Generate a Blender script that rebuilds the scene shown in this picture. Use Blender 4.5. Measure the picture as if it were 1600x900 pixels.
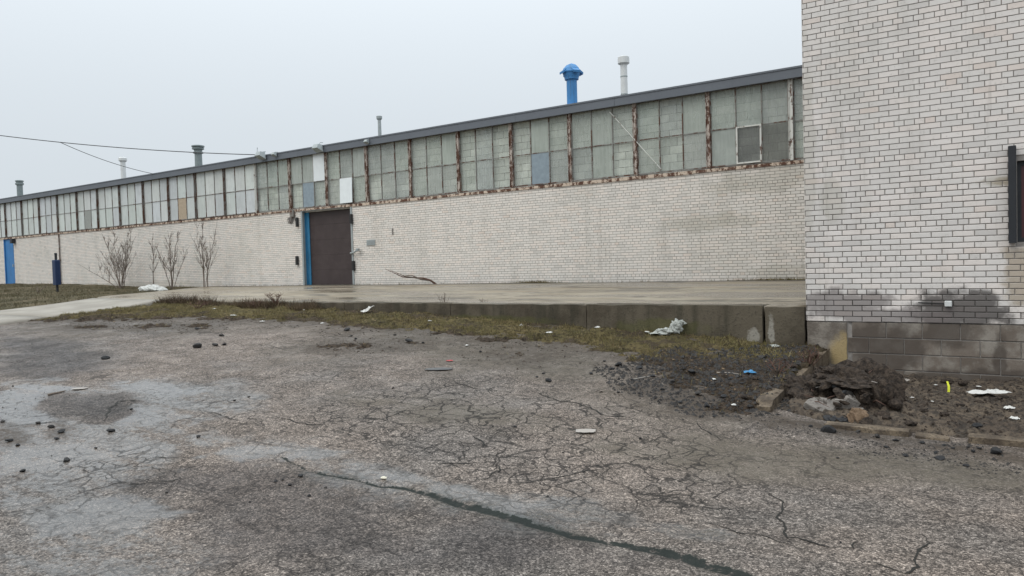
import bpy, math, random
import numpy as np
from mathutils import Vector, Matrix

for _o in list(bpy.data.objects):
    bpy.data.objects.remove(_o, do_unlink=True)
scene = bpy.context.scene
C = scene.collection
random.seed(11)
RNG = np.random.default_rng(5)

# ------------------------------------------------------------------ camera
CAM_H = 1.62
yaw, pitch, roll = math.radians(55.9), math.radians(1.9), math.radians(1.65)
f0 = Vector((-math.cos(yaw), math.sin(yaw), 0)); r0 = Vector((math.sin(yaw), math.cos(yaw), 0)); u0 = Vector((0, 0, 1))
fw = f0 * math.cos(pitch) - u0 * math.sin(pitch)
up = u0 * math.cos(pitch) + f0 * math.sin(pitch)
rt = r0 * math.cos(roll) - up * math.sin(roll)
up = up * math.cos(roll) + r0 * math.sin(roll)
cam_data = bpy.data.cameras.new('camera')
cam_data.sensor_width = 36.0
cam_data.lens = 36.0 * 1150.0 / 1600.0
cam_data.clip_start = 0.05
cam_data.clip_end = 2000.0
cam = bpy.data.objects.new('camera', cam_data)
C.objects.link(cam)
mw = Matrix((rt, up, -fw)).transposed().to_4x4()
mw.translation = Vector((0, 0, CAM_H))
cam.matrix_world = mw
scene.camera = cam

# ------------------------------------------------------------------ world: even overcast dome, brighter towards the zenith
SUN_EL, SUN_AZ = math.radians(52), math.radians(205)
world = bpy.data.worlds.new('World')
scene.world = world
world.use_nodes = True
wn = world.node_tree
for n in list(wn.nodes):
    wn.nodes.remove(n)
w_out = wn.nodes.new('ShaderNodeOutputWorld')
w_bg = wn.nodes.new('ShaderNodeBackground')
w_geo = wn.nodes.new('ShaderNodeTexCoord')
w_sep = wn.nodes.new('ShaderNodeSeparateXYZ')
wn.links.new(w_geo.outputs['Generated'], w_sep.inputs[0])
w_cl = wn.nodes.new('ShaderNodeMath'); w_cl.operation = 'MAXIMUM'; w_cl.inputs[1].default_value = 0.0
wn.links.new(w_sep.outputs['Z'], w_cl.inputs[0])
w_sq = wn.nodes.new('ShaderNodeMath'); w_sq.operation = 'POWER'; w_sq.inputs[1].default_value = 2.0
wn.links.new(w_cl.outputs[0], w_sq.inputs[0])
w_ma = wn.nodes.new('ShaderNodeMath'); w_ma.operation = 'MULTIPLY_ADD'
w_ma.inputs[1].default_value = 2.6; w_ma.inputs[2].default_value = 1.0
wn.links.new(w_sq.outputs[0], w_ma.inputs[0])
w_mul = wn.nodes.new('ShaderNodeMix'); w_mul.data_type = 'RGBA'; w_mul.blend_type = 'MULTIPLY'
w_mul.inputs['Factor'].default_value = 1.0
w_mul.inputs['A'].default_value = (6.2, 6.72, 7.15, 1)
wn.links.new(w_ma.outputs[0], w_mul.inputs['B'])
w_sky = wn.nodes.new('ShaderNodeTexSky')
w_sky.sky_type = 'NISHITA'; w_sky.sun_disc = False
w_sky.sun_elevation = SUN_EL; w_sky.sun_rotation = SUN_AZ
w_mix = wn.nodes.new('ShaderNodeMix'); w_mix.data_type = 'RGBA'
w_mix.inputs['Factor'].default_value = 0.04
wn.links.new(w_mul.outputs['Result'], w_mix.inputs['A'])
wn.links.new(w_sky.outputs[0], w_mix.inputs['B'])
wn.links.new(w_mix.outputs['Result'], w_bg.inputs['Color'])
w_bg.inputs['Strength'].default_value = 0.1
wn.links.new(w_bg.outputs[0], w_out.inputs[0])

sun_d = bpy.data.lights.new('sun', 'SUN')
sun_d.energy = 0.9
sun_d.angle = math.radians(40)
sun_d.color = (1.0, 0.92, 0.80)
sun = bpy.data.objects.new('sun', sun_d)
C.objects.link(sun)
sdir = Vector((math.sin(SUN_AZ) * math.cos(SUN_EL), math.cos(SUN_AZ) * math.cos(SUN_EL), math.sin(SUN_EL)))
sun.rotation_euler = sdir.to_track_quat('Z', 'Y').to_euler()
sun.location = sdir * 60

scene.view_settings.view_transform = 'Standard'
scene.view_settings.look = 'None'
scene.view_settings.gamma = 1.0
scene.view_settings.use_curve_mapping = False
scene.view_settings.exposure = 0.1
scene.cycles.max_bounces = 6
scene.cycles.diffuse_bounces = 3
scene.cycles.glossy_bounces = 2
scene.cycles.transparent_max_bounces = 6
scene.cycles.caustics_reflective = False
scene.cycles.caustics_refractive = False

# ------------------------------------------------------------------ helpers
def vnoise(x, y, seed=0):
    xi = np.floor(x).astype(np.int64); yi = np.floor(y).astype(np.int64)
    xf = x - xi; yf = y - yi
    def h(a, b):
        n = (a * 374761393 + b * 668265263 + seed * 974634777) & 0x7fffffff
        n = ((n ^ (n >> 13)) * 1274126177) & 0x7fffffff
        return ((n ^ (n >> 16)) & 0xffff) / 65535.0
    u = xf * xf * (3 - 2 * xf); v = yf * yf * (3 - 2 * yf)
    return (h(xi, yi) * (1 - u) + h(xi + 1, yi) * u) * (1 - v) + (h(xi, yi + 1) * (1 - u) + h(xi + 1, yi + 1) * u) * v
def fbm(x, y, sc=1.0, octv=4, seed=0):
    x = np.asarray(x, float) * sc; y = np.asarray(y, float) * sc
    a = 0.5; s = 0; t = 0
    for i in range(octv):
        s = s + a * vnoise(x, y, seed + i * 7); t += a; a *= 0.55; x = x * 2.03 + 3.1; y = y * 2.03 + 1.7
    return s / t
def sm(a, b, x):
    t = np.clip((np.asarray(x, float) - a) / (b - a), 0, 1)
    return t * t * (3 - 2 * t)
def seg_dist(x, y, pts, closed=False):
    d = np.full(np.shape(x), 1e9)
    n = len(pts)
    for i in range(n if closed else n - 1):
        ax, ay = pts[i][:2]; bx, by = pts[(i + 1) % n][:2]
        dx, dy = bx - ax, by - ay
        t = np.clip(((x - ax) * dx + (y - ay) * dy) / (dx * dx + dy * dy + 1e-9), 0, 1)
        d = np.minimum(d, np.hypot(x - ax - t * dx, y - ay - t * dy))
    return d
def poly_sd(x, y, pts):                      # positive inside
    d = seg_dist(x, y, pts, True)
    ins = np.zeros(np.shape(x), bool)
    n = len(pts)
    for i in range(n):
        ax, ay = pts[i][:2]; bx, by = pts[(i + 1) % n][:2]
        c = ((ay > y) != (by > y)) & (x < (bx - ax) * (y - ay) / (by - ay + 1e-12) + ax)
        ins ^= c
    return np.where(ins, d, -d)

def hb(x):
    return np.interp(x, [-60, -30, -20, -16, -12.35, -9.3, -6.36, -4.65, -2.25, -1.9], [1.0, .98, .94, .9, .80, .74, .60, .515, .41, .41])
def lot_z(x, y):                             # the lot rises towards the dock and to the left
    x = np.asarray(x, float); y = np.asarray(y, float)
    y0 = 4.5 - .9 * np.clip(-2 - x, 0, 12)
    S = np.clip((y - y0) / (10.3 - y0), 0, 1) ** 1.25
    return hb(x) * S * sm(-.8, -3.2, x)

def link(o, parent=None):
    C.objects.link(o)
    if parent is not None:
        o.parent = parent
    return o
def mesh_obj(name, verts, faces, mat, parent=None, smooth=False, attrs=None, loc=None):
    me = bpy.data.meshes.new(name)
    me.from_pydata([tuple(v) for v in verts], [], [tuple(f) for f in faces])
    me.update()
    if attrs:
        for k, v in attrs.items():
            a = me.attributes.new(k, 'FLOAT', 'POINT')
            a.data.foreach_set('value', np.asarray(v, np.float32))
    if smooth:
        me.polygons.foreach_set('use_smooth', [True] * len(me.polygons))
    if mat is not None:
        me.materials.append(mat)
    o = bpy.data.objects.new(name, me)
    if loc is not None:
        o.location = loc
    return link(o, parent)
def empty(name, loc=(0, 0, 0), parent=None):
    o = bpy.data.objects.new(name, None)
    o.location = loc
    o.empty_display_size = 0.2
    return link(o, parent)
def tag(o, label=None, cat=None, group=None, kind=None):
    if label: o['label'] = label
    if cat: o['category'] = cat
    if group: o['group'] = group
    if kind: o['kind'] = kind
    return o

class MB:                                    # collects shapes for one mesh
    def __init__(s): s.v = []; s.f = []
    def add(s, v, f):
        b = len(s.v); s.v += [tuple(p) for p in v]; s.f += [tuple(i + b for i in q) for q in f]; return s
    def box(s, x0, x1, y0, y1, z0, z1):
        return s.add([(x0, y0, z0), (x1, y0, z0), (x1, y1, z0), (x0, y1, z0), (x0, y0, z1), (x1, y0, z1), (x1, y1, z1), (x0, y1, z1)],
                     [(0, 3, 2, 1), (4, 5, 6, 7), (0, 1, 5, 4), (1, 2, 6, 5), (2, 3, 7, 6), (3, 0, 4, 7)])
    def bev(s, x0, x1, y0, y1, z0, z1, b=.01):   # box with chamfered upright and top edges
        def ring(i, z): return [(x0 + i, y0, z), (x1 - i, y0, z), (x1, y0 + i, z), (x1, y1 - i, z), (x1 - i, y1, z), (x0 + i, y1, z), (x0, y1 - i, z), (x0, y0 + i, z)]
        def inner(z):
            j = b
            return [(x0 + 2 * j, y0 + j, z), (x1 - 2 * j, y0 + j, z), (x1 - j, y0 + 2 * j, z), (x1 - j, y1 - 2 * j, z), (x1 - 2 * j, y1 - j, z), (x0 + 2 * j, y1 - j, z), (x0 + j, y1 - 2 * j, z), (x0 + j, y0 + 2 * j, z)]
        v = ring(b, z0) + ring(b, z1 - b) + inner(z1)
        f = [tuple(range(7, -1, -1)), tuple(range(16, 24))]
        for k in range(2):
            for i in range(8):
                j = (i + 1) % 8
                f.append((k * 8 + i, k * 8 + j, k * 8 + 8 + j, k * 8 + 8 + i))
        return s.add(v, f)
    def tube(s, pts, rad, n=8, cap=True):
        pts = [Vector(p) for p in pts]
        if not hasattr(rad, '__len__'): rad = [rad] * len(pts)
        base = len(s.v); ref = None
        for i, p in enumerate(pts):
            t = (pts[min(i + 1, len(pts) - 1)] - pts[max(i - 1, 0)]).normalized()
            if ref is None: ref = Vector((0, 0, 1)) if abs(t.z) < .9 else Vector((1, 0, 0))
            a = t.cross(ref)
            a.normalize(); b = t.cross(a).normalized(); ref = b.cross(t) if False else ref
            for k in range(n):
                w = 2 * math.pi * k / n
                q = p + (a * math.cos(w) + b * math.sin(w)) * rad[i]
                s.v.append(tuple(q))
        for i in range(len(pts) - 1):
            for k in range(n):
                k2 = (k + 1) % n
                s.f.append((base + i * n + k, base + i * n + k2, base + i * n + n + k2, base + i * n + n + k))
        if cap:
            s.f.append(tuple(base + k for k in range(n - 1, -1, -1)))
            e = base + (len(pts) - 1) * n
            s.f.append(tuple(e + k for k in range(n)))
        return s
    def lathe(s, prof, n=24, c=(0, 0)):      # (radius, z) profile round the z axis
        base = len(s.v)
        for r, z in prof:
            for k in range(n):
                w = 2 * math.pi * k / n
                s.v.append((c[0] + r * math.cos(w), c[1] + r * math.sin(w), z))
        for i in range(len(prof) - 1):
            for k in range(n):
                k2 = (k + 1) % n
                s.f.append((base + i * n + k, base + i * n + k2, base + i * n + n + k2, base + i * n + n + k))
        s.f.append(tuple(base + k for k in range(n - 1, -1, -1)))
        e = base + (len(prof) - 1) * n
        s.f.append(tuple(e + k for k in range(n)))
        return s
    def build(s, name, mat, parent=None, smooth=False, attrs=None):
        return mesh_obj(name, s.v, s.f, mat, parent, smooth, attrs)

def grid_mesh(name, xs, ys, zf, mat, parent=None, attrs=None, keep=None):
    X, Y = np.meshgrid(xs, ys)
    Z = zf(X, Y)
    nx, ny = len(xs), len(ys)
    V = np.stack([X.ravel(), Y.ravel(), Z.ravel()], 1).astype(np.float32)
    i = np.arange(nx * ny).reshape(ny, nx)
    Q = np.stack([i[:-1, :-1], i[:-1, 1:], i[1:, 1:], i[1:, :-1]], -1).reshape(-1, 4)
    if keep is not None:
        K = keep(X, Y)
        K = (K[:-1, :-1] | K[:-1, 1:] | K[1:, 1:] | K[1:, :-1]).ravel()
        Q = Q[K]
    me = bpy.data.meshes.new(name)
    me.vertices.add(len(V)); me.vertices.foreach_set('co', V.ravel())
    me.loops.add(Q.size); me.loops.foreach_set('vertex_index', Q.ravel().astype(np.int32))
    me.polygons.add(len(Q)); me.polygons.foreach_set('loop_start', np.arange(0, Q.size, 4, dtype=np.int32))
    me.update(calc_edges=True)
    me.polygons.foreach_set('use_smooth', np.ones(len(Q), bool))
    if attrs:
        for k, fn in attrs.items():
            a = me.attributes.new(k, 'FLOAT', 'POINT')
            a.data.foreach_set('value', np.asarray(fn(X, Y), np.float32).ravel())
    me.materials.append(mat)
    me.validate()
    o = bpy.data.objects.new(name, me)
    return link(o, parent)

# ------------------------------------------------------------------ materials
class NT:
    def __init__(s, name):
        s.m = bpy.data.materials.new(name); s.m.use_nodes = True
        s.t = s.m.node_tree
        s.bsdf = s.t.nodes['Principled BSDF']; s.out = s.t.nodes['Material Output']
        s._pos = None
    def _set(s, sock, v):
        if hasattr(v, 'is_output') or isinstance(v, bpy.types.NodeSocket): s.t.links.new(v, sock)
        elif isinstance(v, (tuple, list)) and sock.type == 'RGBA' and len(v) == 3: sock.default_value = (*v, 1)
        else: sock.default_value = v
    def pos(s):
        if s._pos is None: s._pos = s.t.nodes.new('ShaderNodeNewGeometry').outputs['Position']
        return s._pos
    def obj(s): return s.t.nodes.new('ShaderNodeTexCoord').outputs['Object']
    def attr(s, n):
        a = s.t.nodes.new('ShaderNodeAttribute'); a.attribute_name = n; return a.outputs['Fac']
    def rnd(s): return s.t.nodes.new('ShaderNodeObjectInfo').outputs['Random']
    def mapv(s, v, sc=(1, 1, 1), loc=(0, 0, 0)):
        n = s.t.nodes.new('ShaderNodeMapping'); s._set(n.inputs['Vector'], v)
        n.inputs['Scale'].default_value = sc; n.inputs['Location'].default_value = loc; return n.outputs[0]
    def noise(s, sc, det=4, rough=.55, v=None, dist=0, col=False):
        n = s.t.nodes.new('ShaderNodeTexNoise'); s._set(n.inputs['Vector'], v if v is not None else s.pos())
        n.inputs['Scale'].default_value = sc; n.inputs['Detail'].default_value = det
        n.inputs['Roughness'].default_value = rough; n.inputs['Distortion'].default_value = dist
        return n.outputs['Color' if col else 'Fac']
    def vor(s, sc, feature='F1', out='Distance', v=None, rand=1.0):
        n = s.t.nodes.new('ShaderNodeTexVoronoi'); n.feature = feature
        s._set(n.inputs['Vector'], v if v is not None else s.pos()); n.inputs['Scale'].default_value = sc
        n.inputs['Randomness'].default_value = rand
        return n.outputs[out]
    def math(s, op, a, b=0.0, c=0.0, clamp=False):
        n = s.t.nodes.new('ShaderNodeMath'); n.operation = op; n.use_clamp = clamp
        for i, q in enumerate((a, b, c)): s._set(n.inputs[i], q)
        return n.outputs[0]
    def vmath(s, op, a, b):
        n = s.t.nodes.new('ShaderNodeVectorMath'); n.operation = op
        s._set(n.inputs[0], a); s._set(n.inputs[1], b); return n.outputs[0]
    def sep(s, v):
        n = s.t.nodes.new('ShaderNodeSeparateXYZ'); s._set(n.inputs[0], v); return n.outputs
    def rng(s, v, a, b, c=0.0, d=1.0):
        n = s.t.nodes.new('ShaderNodeMapRange'); n.interpolation_type = 'SMOOTHSTEP'
        for i, q in enumerate((v, a, b, c, d)): s._set(n.inputs[i], q)
        return n.outputs[0]
    def ramp(s, v, stops, interp='LINEAR'):
        n = s.t.nodes.new('ShaderNodeValToRGB'); s._set(n.inputs[0], v); e = n.color_ramp.elements
        n.color_ramp.interpolation = interp
        while len(e) < len(stops): e.new(.5)
        for k, (p, c) in enumerate(stops): e[k].position = p; e[k].color = (*c, 1)
        return n.outputs[0]
    def mix(s, f, a, b, mode='MIX'):
        n = s.t.nodes.new('ShaderNodeMix'); n.data_type = 'RGBA'; n.blend_type = mode
        s._set(n.inputs['Factor'], f); s._set(n.inputs['A'], a); s._set(n.inputs['B'], b); return n.outputs['Result']
    def val(s, f, a, b):
        n = s.t.nodes.new('ShaderNodeMix'); n.data_type = 'FLOAT'
        s._set(n.inputs['Factor'], f); s._set(n.inputs['A'], a); s._set(n.inputs['B'], b); return n.outputs['Result']
    def bump(s, h, st=.4, dist=.01, prev=None):
        n = s.t.nodes.new('ShaderNodeBump'); s._set(n.inputs['Height'], h); s._set(n.inputs['Strength'], st)
        n.inputs['Distance'].default_value = dist
        if prev is not None: s._set(n.inputs['Normal'], prev)
        return n.outputs[0]
    def done(s, col=None, rough=.7, nrm=None, metal=0.0, spec=.5):
        if col is not None: s._set(s.bsdf.inputs['Base Color'], col)
        s._set(s.bsdf.inputs['Roughness'], rough); s._set(s.bsdf.inputs['Metallic'], metal)
        s._set(s.bsdf.inputs['Specular IOR Level'], spec)
        if nrm is not None: s._set(s.bsdf.inputs['Normal'], nrm)
        return s.m

def soft(name, col, rough=.7, var=.25, sc=6.0, bump=.15, metal=0.0, spec=.4):
    """a plain worn surface: one colour with blotches and fine grain"""
    t = NT(name)
    a = t.noise(sc, 5); b = t.noise(sc * 9, 3)
    k = t.math('MULTIPLY_ADD', t.math('ADD', a, t.math('MULTIPLY', b, .5)), var * 2, 1 - var * 1.5)
    c = t.mix(1.0, col, k, 'MULTIPLY')
    return t.done(c, rough, t.bump(b, bump, .004), metal, spec)

def stain_mask(t, centres, zaxis=True, noise_sc=3.0, amount=.7, jitter=None):
    """irregular stains with a shape of their own: list of (x, z, rx, rz)"""
    p = t.sep(t.pos()); n = t.noise(noise_sc, 5, .6)
    tot = None
    for (cx, cz, rx, rz) in centres:
        dx = t.math('DIVIDE', t.math('SUBTRACT', p[0], cx), rx)
        dz = t.math('DIVIDE', t.math('SUBTRACT', p[2] if zaxis else p[1], cz), rz)
        d = t.math('SQRT', t.math('ADD', t.math('MULTIPLY', dx, dx), t.math('MULTIPLY', dz, dz)))
        d = t.math('ADD', d, t.math('MULTIPLY', t.math('SUBTRACT', n, .5), amount * 2))
        if jitter is not None: d = t.math('ADD', d, jitter)
        m = t.rng(d, 1.0, .55)
        tot = m if tot is None else t.math('MAXIMUM', tot, m)
    return tot

def brick_mat(name, base, stains, rust=None, moss=None, grime=None):
    t = NT(name)
    r = t.math('FRACT', t.math('ADD', t.attr('tone'), t.rnd()))
    b = base
    col = t.ramp(r, [(0, tuple(c * .84 for c in b)), (.10, tuple(c * .94 for c in b)), (.5, b), (.82, (b[0] * 1.05, b[1] * 1.01, b[2] * .99)), (.93, (b[0] * 1.07, b[1] * 1.06, b[2] * 1.06)), (1, (b[0] * .98, b[1] * .91, b[2] * .87))])
    streak = t.noise(1.0, 5, .6, t.mapv(t.pos(), (2.2, 2.2, .35)))
    col = t.mix(t.rng(streak, .48, .78, 0, .24), col, (.30, .28, .23))
    blot = t.noise(.55, 5, .6)
    col = t.mix(t.rng(blot, .5, .75, 0, .18), col, (.36, .35, .29))
    run = t.noise(1.0, 5, .7, t.mapv(t.pos(), (9, 9, .5)))
    col = t.mix(t.rng(run, .56, .74, 0, .4), col, (.34, .31, .27))
    fine = t.noise(26, 4, .65)
    J = t.math('MULTIPLY', t.math('SUBTRACT', t.math('FRACT', t.math('MULTIPLY', r, 7.31)), .5), .28)
    col = t.mix(t.rng(fine, .56, .78, 0, .45), col, (.30, .28, .24))
    if stains:
        col = t.mix(t.math('MULTIPLY', stain_mask(t, stains, True, 6, .6, J), .9), col, (.085, .075, .07))
    if grime:
        col = t.mix(t.math('MULTIPLY', stain_mask(t, grime, True, 6, .6, J), .72), col, (.17, .145, .14))
    if rust:
        col = t.mix(t.math('MULTIPLY', stain_mask(t, rust, True, 6, .6, J), .6), col, (.26, .19, .10))
    if moss:
        col = t.mix(t.math('MULTIPLY', stain_mask(t, moss, True, 2.5, .9), .27), col, (.29, .27, .19))
    h = t.math('ADD', t.noise(60, 4, .6), t.math('MULTIPLY', t.noise(14, 3), .8))
    return t.done(col, .62, t.bump(h, .28, .004), 0, .4)

def mortar_mat(name, col, stains=None):
    t = NT(name)
    n = t.noise(30, 4); m = t.noise(.8, 4)
    c = t.mix(t.rng(m, .4, .7, 0, .6), col, tuple(k * .55 for k in col))
    c = t.mix(t.rng(n, .45, .7, 0, .5), c, tuple(k * 1.35 for k in col))
    if stains: c = t.mix(t.math('MULTIPLY', stain_mask(t, stains, True, 6, .6), .8), c, (.05, .045, .042))
    return t.done(c, .95, t.bump(n, .5, .006), 0, .2)

M = {}
LONG_STAINS = [(-5.2, 3.0, 1.9, .45), (-8.2, 2.6, 1.1, .3), (-6.6, 2.15, 1.6, .22), (-21.6, 3.4, .35, .22)]
M['brick_long'] = brick_mat('painted_brick_long', (.73, .69, .64), [(-21.0 * .961 - 1.0, 3.42, .25, .18)], moss=[(-4.6, 3.35, 1.6, .35), (-6.0, 2.5, 1.4, .25), (-4.0, 1.25, 1.5, .2), (-30, 1.15, 6, .2)])
M['brick_near'] = brick_mat('painted_brick_near', (.69, .655, .625), [(-.62, .93, .50, .30), (-.45, .86, .75, .16), (-.3, 1.0, .25, .2)], rust=[(.1, 1.35, .22, .5), (.05, 2.42, .35, .07)], moss=[(-2.2, 3.2, .12, 1.6), (-1.9, 2.3, .2, .3), (-.05, 2.42, .3, .08)], grime=[(-1.8, .96, .75, .24), (-1.3, .84, 1.2, .13)])
M['mortar'] = mortar_mat('grey_mortar', (.27, .245, .215))
M['mortar_near'] = mortar_mat('dark_mortar', (.27, .25, .232), [(-.62, .93, .50, .30), (-.45, .86, .75, .16), (-1.8, .96, .75, .24), (-1.3, .84, 1.2, .13)])

t = NT('foundation_block')
r = t.rnd(); n = t.noise(5, 5, .6); g = t.noise(70, 3)
c = t.ramp(r, [(0, (.13, .105, .085)), (.5, (.175, .145, .12)), (1, (.22, .19, .16))])
c = t.mix(t.rng(n, .42, .68, 0, .75), c, (.30, .275, .24))
c = t.mix(t.math('MULTIPLY', stain_mask(t, [(-1.3, .40, .55, .45), (-.6, .62, .35, .22), (-.25, .1, 1.2, .14), (-.1, .35, .1, .3)], True, 4.5, .7), .78), c, (.070, .055, .045))
c = t.mix(t.rng(g, .5, .75, 0, .4), c, (.08, .075, .07))
M['found_block'] = t.done(c, .85, t.bump(g, .6, .006), 0, .3)

t = NT('parged_concrete')
n = t.noise(6, 6, .65); g = t.noise(50, 4)
c = t.mix(t.rng(n, .35, .7), (.13, .11, .092), (.25, .222, .19))
c = t.mix(t.math('MULTIPLY', stain_mask(t, [(-1.80, .36, .22, .27), (-1.68, .22, .18, .22)], True, 4, .45), .85), c, (.36, .27, .13))
c = t.mix(t.rng(g, .55, .72, 0, .4), c, (.09, .08, .07))
M['parge'] = t.done(c, .85, t.bump(t.math('ADD', n, g), .6, .012), 0, .3)

t = NT('infill_block')
r = t.math('FRACT', t.math('ADD', t.attr('tone'), t.rnd()))
c = t.ramp(r, [(0, (.56, .555, .53)), (.5, (.68, .67, .64)), (1, (.77, .755, .72))])
n = t.noise(2.2, 5, .6)
c = t.mix(t.rng(n, .45, .72, 0, .5), c, (.46, .455, .43))
M['infill'] = t.done(c, .9, t.bump(t.noise(55, 3), .5, .006), 0, .2)
M['infill_mortar'] = mortar_mat('infill_mortar', (.24, .235, .225))

def glass_mat(name, tint, cover, rough=.12, blot=(.30, .32, .30), vary=.18):
    """dirty wired glass: a film of grime over clear glass"""
    t = NT(name)
    n = t.noise(3.0, 5, .65); st = t.noise(1.0, 4, .6, t.mapv(t.pos(), (14, 14, 1.2)))
    r = t.rnd()
    col = t.mix(t.rng(n, .4, .7, 0, .6), tint, blot)
    hue = t.ramp(t.math('FRACT', t.math('MULTIPLY', r, 5.7)), [(0, (.92, .98, .95)), (.3, (1.02, 1.02, 1.0)), (.6, (.96, 1.01, .95)), (.8, (.98, 1.0, 1.03)), (1, (.80, .82, .81))])
    col = t.mix(1.0, col, hue, 'MULTIPLY')
    fac = t.math('ADD', cover, t.math('MULTIPLY', t.math('SUBTRACT', t.math('ADD', n, st), 1.0), .45))
    fac = t.math('ADD', fac, t.math('MULTIPLY', t.math('SUBTRACT', r, .5), vary), 0, True)
    t.done(col, rough, t.bump(st, .1, .002), 0, .5)
    tr = t.t.nodes.new('ShaderNodeBsdfTransparent'); tr.inputs[0].default_value = (.945, .962, .948, 1)
    mx = t.t.nodes.new('ShaderNodeMixShader')
    t._set(mx.inputs[0], fac); t.t.links.new(tr.outputs[0], mx.inputs[1]); t.t.links.new(t.bsdf.outputs[0], mx.inputs[2])
    t.t.links.new(mx.outputs[0], t.out.inputs[0])
    return t.m
M['glass'] = glass_mat('grimy_glass', (.56, .58, .555), .30, .10, (.37, .39, .365), .45)
M['frost'] = glass_mat('frosted_glass', (.64, .655, .65), .93, .3, (.44, .45, .44))
M['pane_white'] = soft('white_panel', (.72, .76, .77), .45, .1)
M['pane_blue'] = soft('blue_grey_panel', (.24, .295, .335), .4, .3, 9)
M['murk'] = glass_mat('murky_glass', (.22, .215, .20), .42, .12, (.13, .13, .12), .1)
M['pane_ply'] = soft('weathered_plywood', (.42, .34, .25), .8, .3, 12)
M['pane_grey'] = soft('grey_panel', (.30, .31, .29), .7, .3, 12)

def rusty(name, paint, amount=.5, sc=5.0):
    t = NT(name)
    n = t.noise(sc, 6, .7, t.mapv(t.pos(), (1.6, 1.6, .8))); g = t.noise(sc * 8, 3)
    k = t.rng(t.math('ADD', n, t.math('MULTIPLY', t.math('SUBTRACT', g, .5), .3)), .62 - amount * .3, .68 - amount * .3)
    rc = t.mix(g, (.060, .030, .022), (.15, .072, .045))
    c = t.mix(k, paint, rc)
    return t.done(c, .8, t.bump(t.math('ADD', g, k), .4, .004), 0, .3)
M['rust_mullion'] = rusty('rusty_mullion', (.50, .44, .39), .52, 5)
M['rust_dark'] = rusty('rusty_dark_mullion', (.20, .19, .175), .45, 4)
M['muntin'] = rusty('worn_muntin', (.24, .235, .22), .40, 3)
M['white_mullion'] = rusty('white_peeling_mullion', (.66, .66, .62), .25, 5)
M['sill'] = rusty('rusty_sill', (.56, .46, .37), .50, 4)
M['fascia'] = soft('grey_fascia_metal', (.125, .138, .158), .5, .14, 1.2, .03, 0, .4)
M['roof'] = soft('roof_membrane', (.16, .16, .16), .9)
M['rail_white'] = soft('white_metal', (.62, .63, .62), .5, .15)
M['galv'] = soft('galvanised_metal', (.34, .37, .37), .5, .25, 8, .05, .3)
M['grey_green'] = soft('grey_green_metal', (.20, .235, .235), .5, .25, 8)
def worn_paint(name, col, rough, dirt=(.10, .085, .07), amt=.5):
    t = NT(name)
    n = t.noise(3, 5, .65); st = t.noise(1.0, 5, .65, t.mapv(t.pos(), (9, 9, .9))); g = t.noise(35, 3)
    c = t.mix(t.rng(n, .35, .7, 0, .45), col, tuple(min(1, k * 1.35 + .02) for k in col))
    c = t.mix(t.rng(st, .50, .72, 0, amt), c, dirt)
    c = t.mix(t.rng(g, .63, .72, 0, amt), c, (.12, .07, .045))
    return t.done(c, t.val(n, rough - .1, rough + .2), t.bump(n, .12, .01), 0, .4)
M['blue'] = worn_paint('blue_metal', (.048, .205, .45), .5, (.06, .10, .15))
M['blue_door'] = worn_paint('blue_door_paint', (.035, .17, .40), .5, (.05, .08, .12))
M['blue_jamb'] = worn_paint('blue_jamb_paint', (.04, .20, .36), .5, (.06, .09, .11))
M['brown_door'] = worn_paint('dark_brown_door', (.044, .030, .029), .5, (.060, .046, .04), .4)
M['black_steel'] = soft('black_steel', (.018, .02, .024), .5, .3, 8)
M['dark_rubber'] = soft('dark_rubber', (.03, .03, .03), .8)
M['navy'] = soft('navy_paint', (.012, .03, .085), .45, .2, 6)
M['maroon'] = soft('maroon_glass', (.075, .022, .024), .3, .3, 4)
M['wire'] = soft('wire', (.06, .06, .065), .6)
M['bark'] = soft('twig_bark', (.15, .118, .095), .85, .35, 30)
M['stalk'] = soft('dead_stalk', (.10, .055, .04), .9, .3, 30)
M['paper'] = soft('white_litter', (.56, .55, .52), .6, .12, 14)
M['sack'] = soft('white_sack', (.50, .50, .47), .55, .15, 5)
M['film'] = soft('plastic_film', (.38, .39, .36), .35, .2, 14)
M['foam'] = soft('dirty_foam', (.33, .30, .27), .8, .2, 20)
M['yellow'] = soft('yellow_plastic', (.75, .78, .05), .4, .05)
M['blue_litter'] = soft('blue_plastic', (.05, .22, .42), .35, .2, 20)
M['red_litter'] = soft('red_plastic', (.45, .06, .06), .5, .2, 20)
M['plate'] = soft('flat_scrap', (.07, .07, .07), .35, .3, 10)
M['cream'] = soft('cream_pebble', (.66, .62, .50), .7, .2, 20)

t = NT('asphalt_lump')
n = t.noise(40, 4, .6, t.obj()); r = t.rnd()
c = t.mix(t.rng(n, .55, .75, 0, .6), (.016, .016, .017), (.07, .068, .065))
c = t.mix(t.rng(r, .6, 1, 0, .5), c, (.05, .042, .034))
M['lump'] = t.done(c, .7, t.bump(n, .6, .01), 0, .4)

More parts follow.
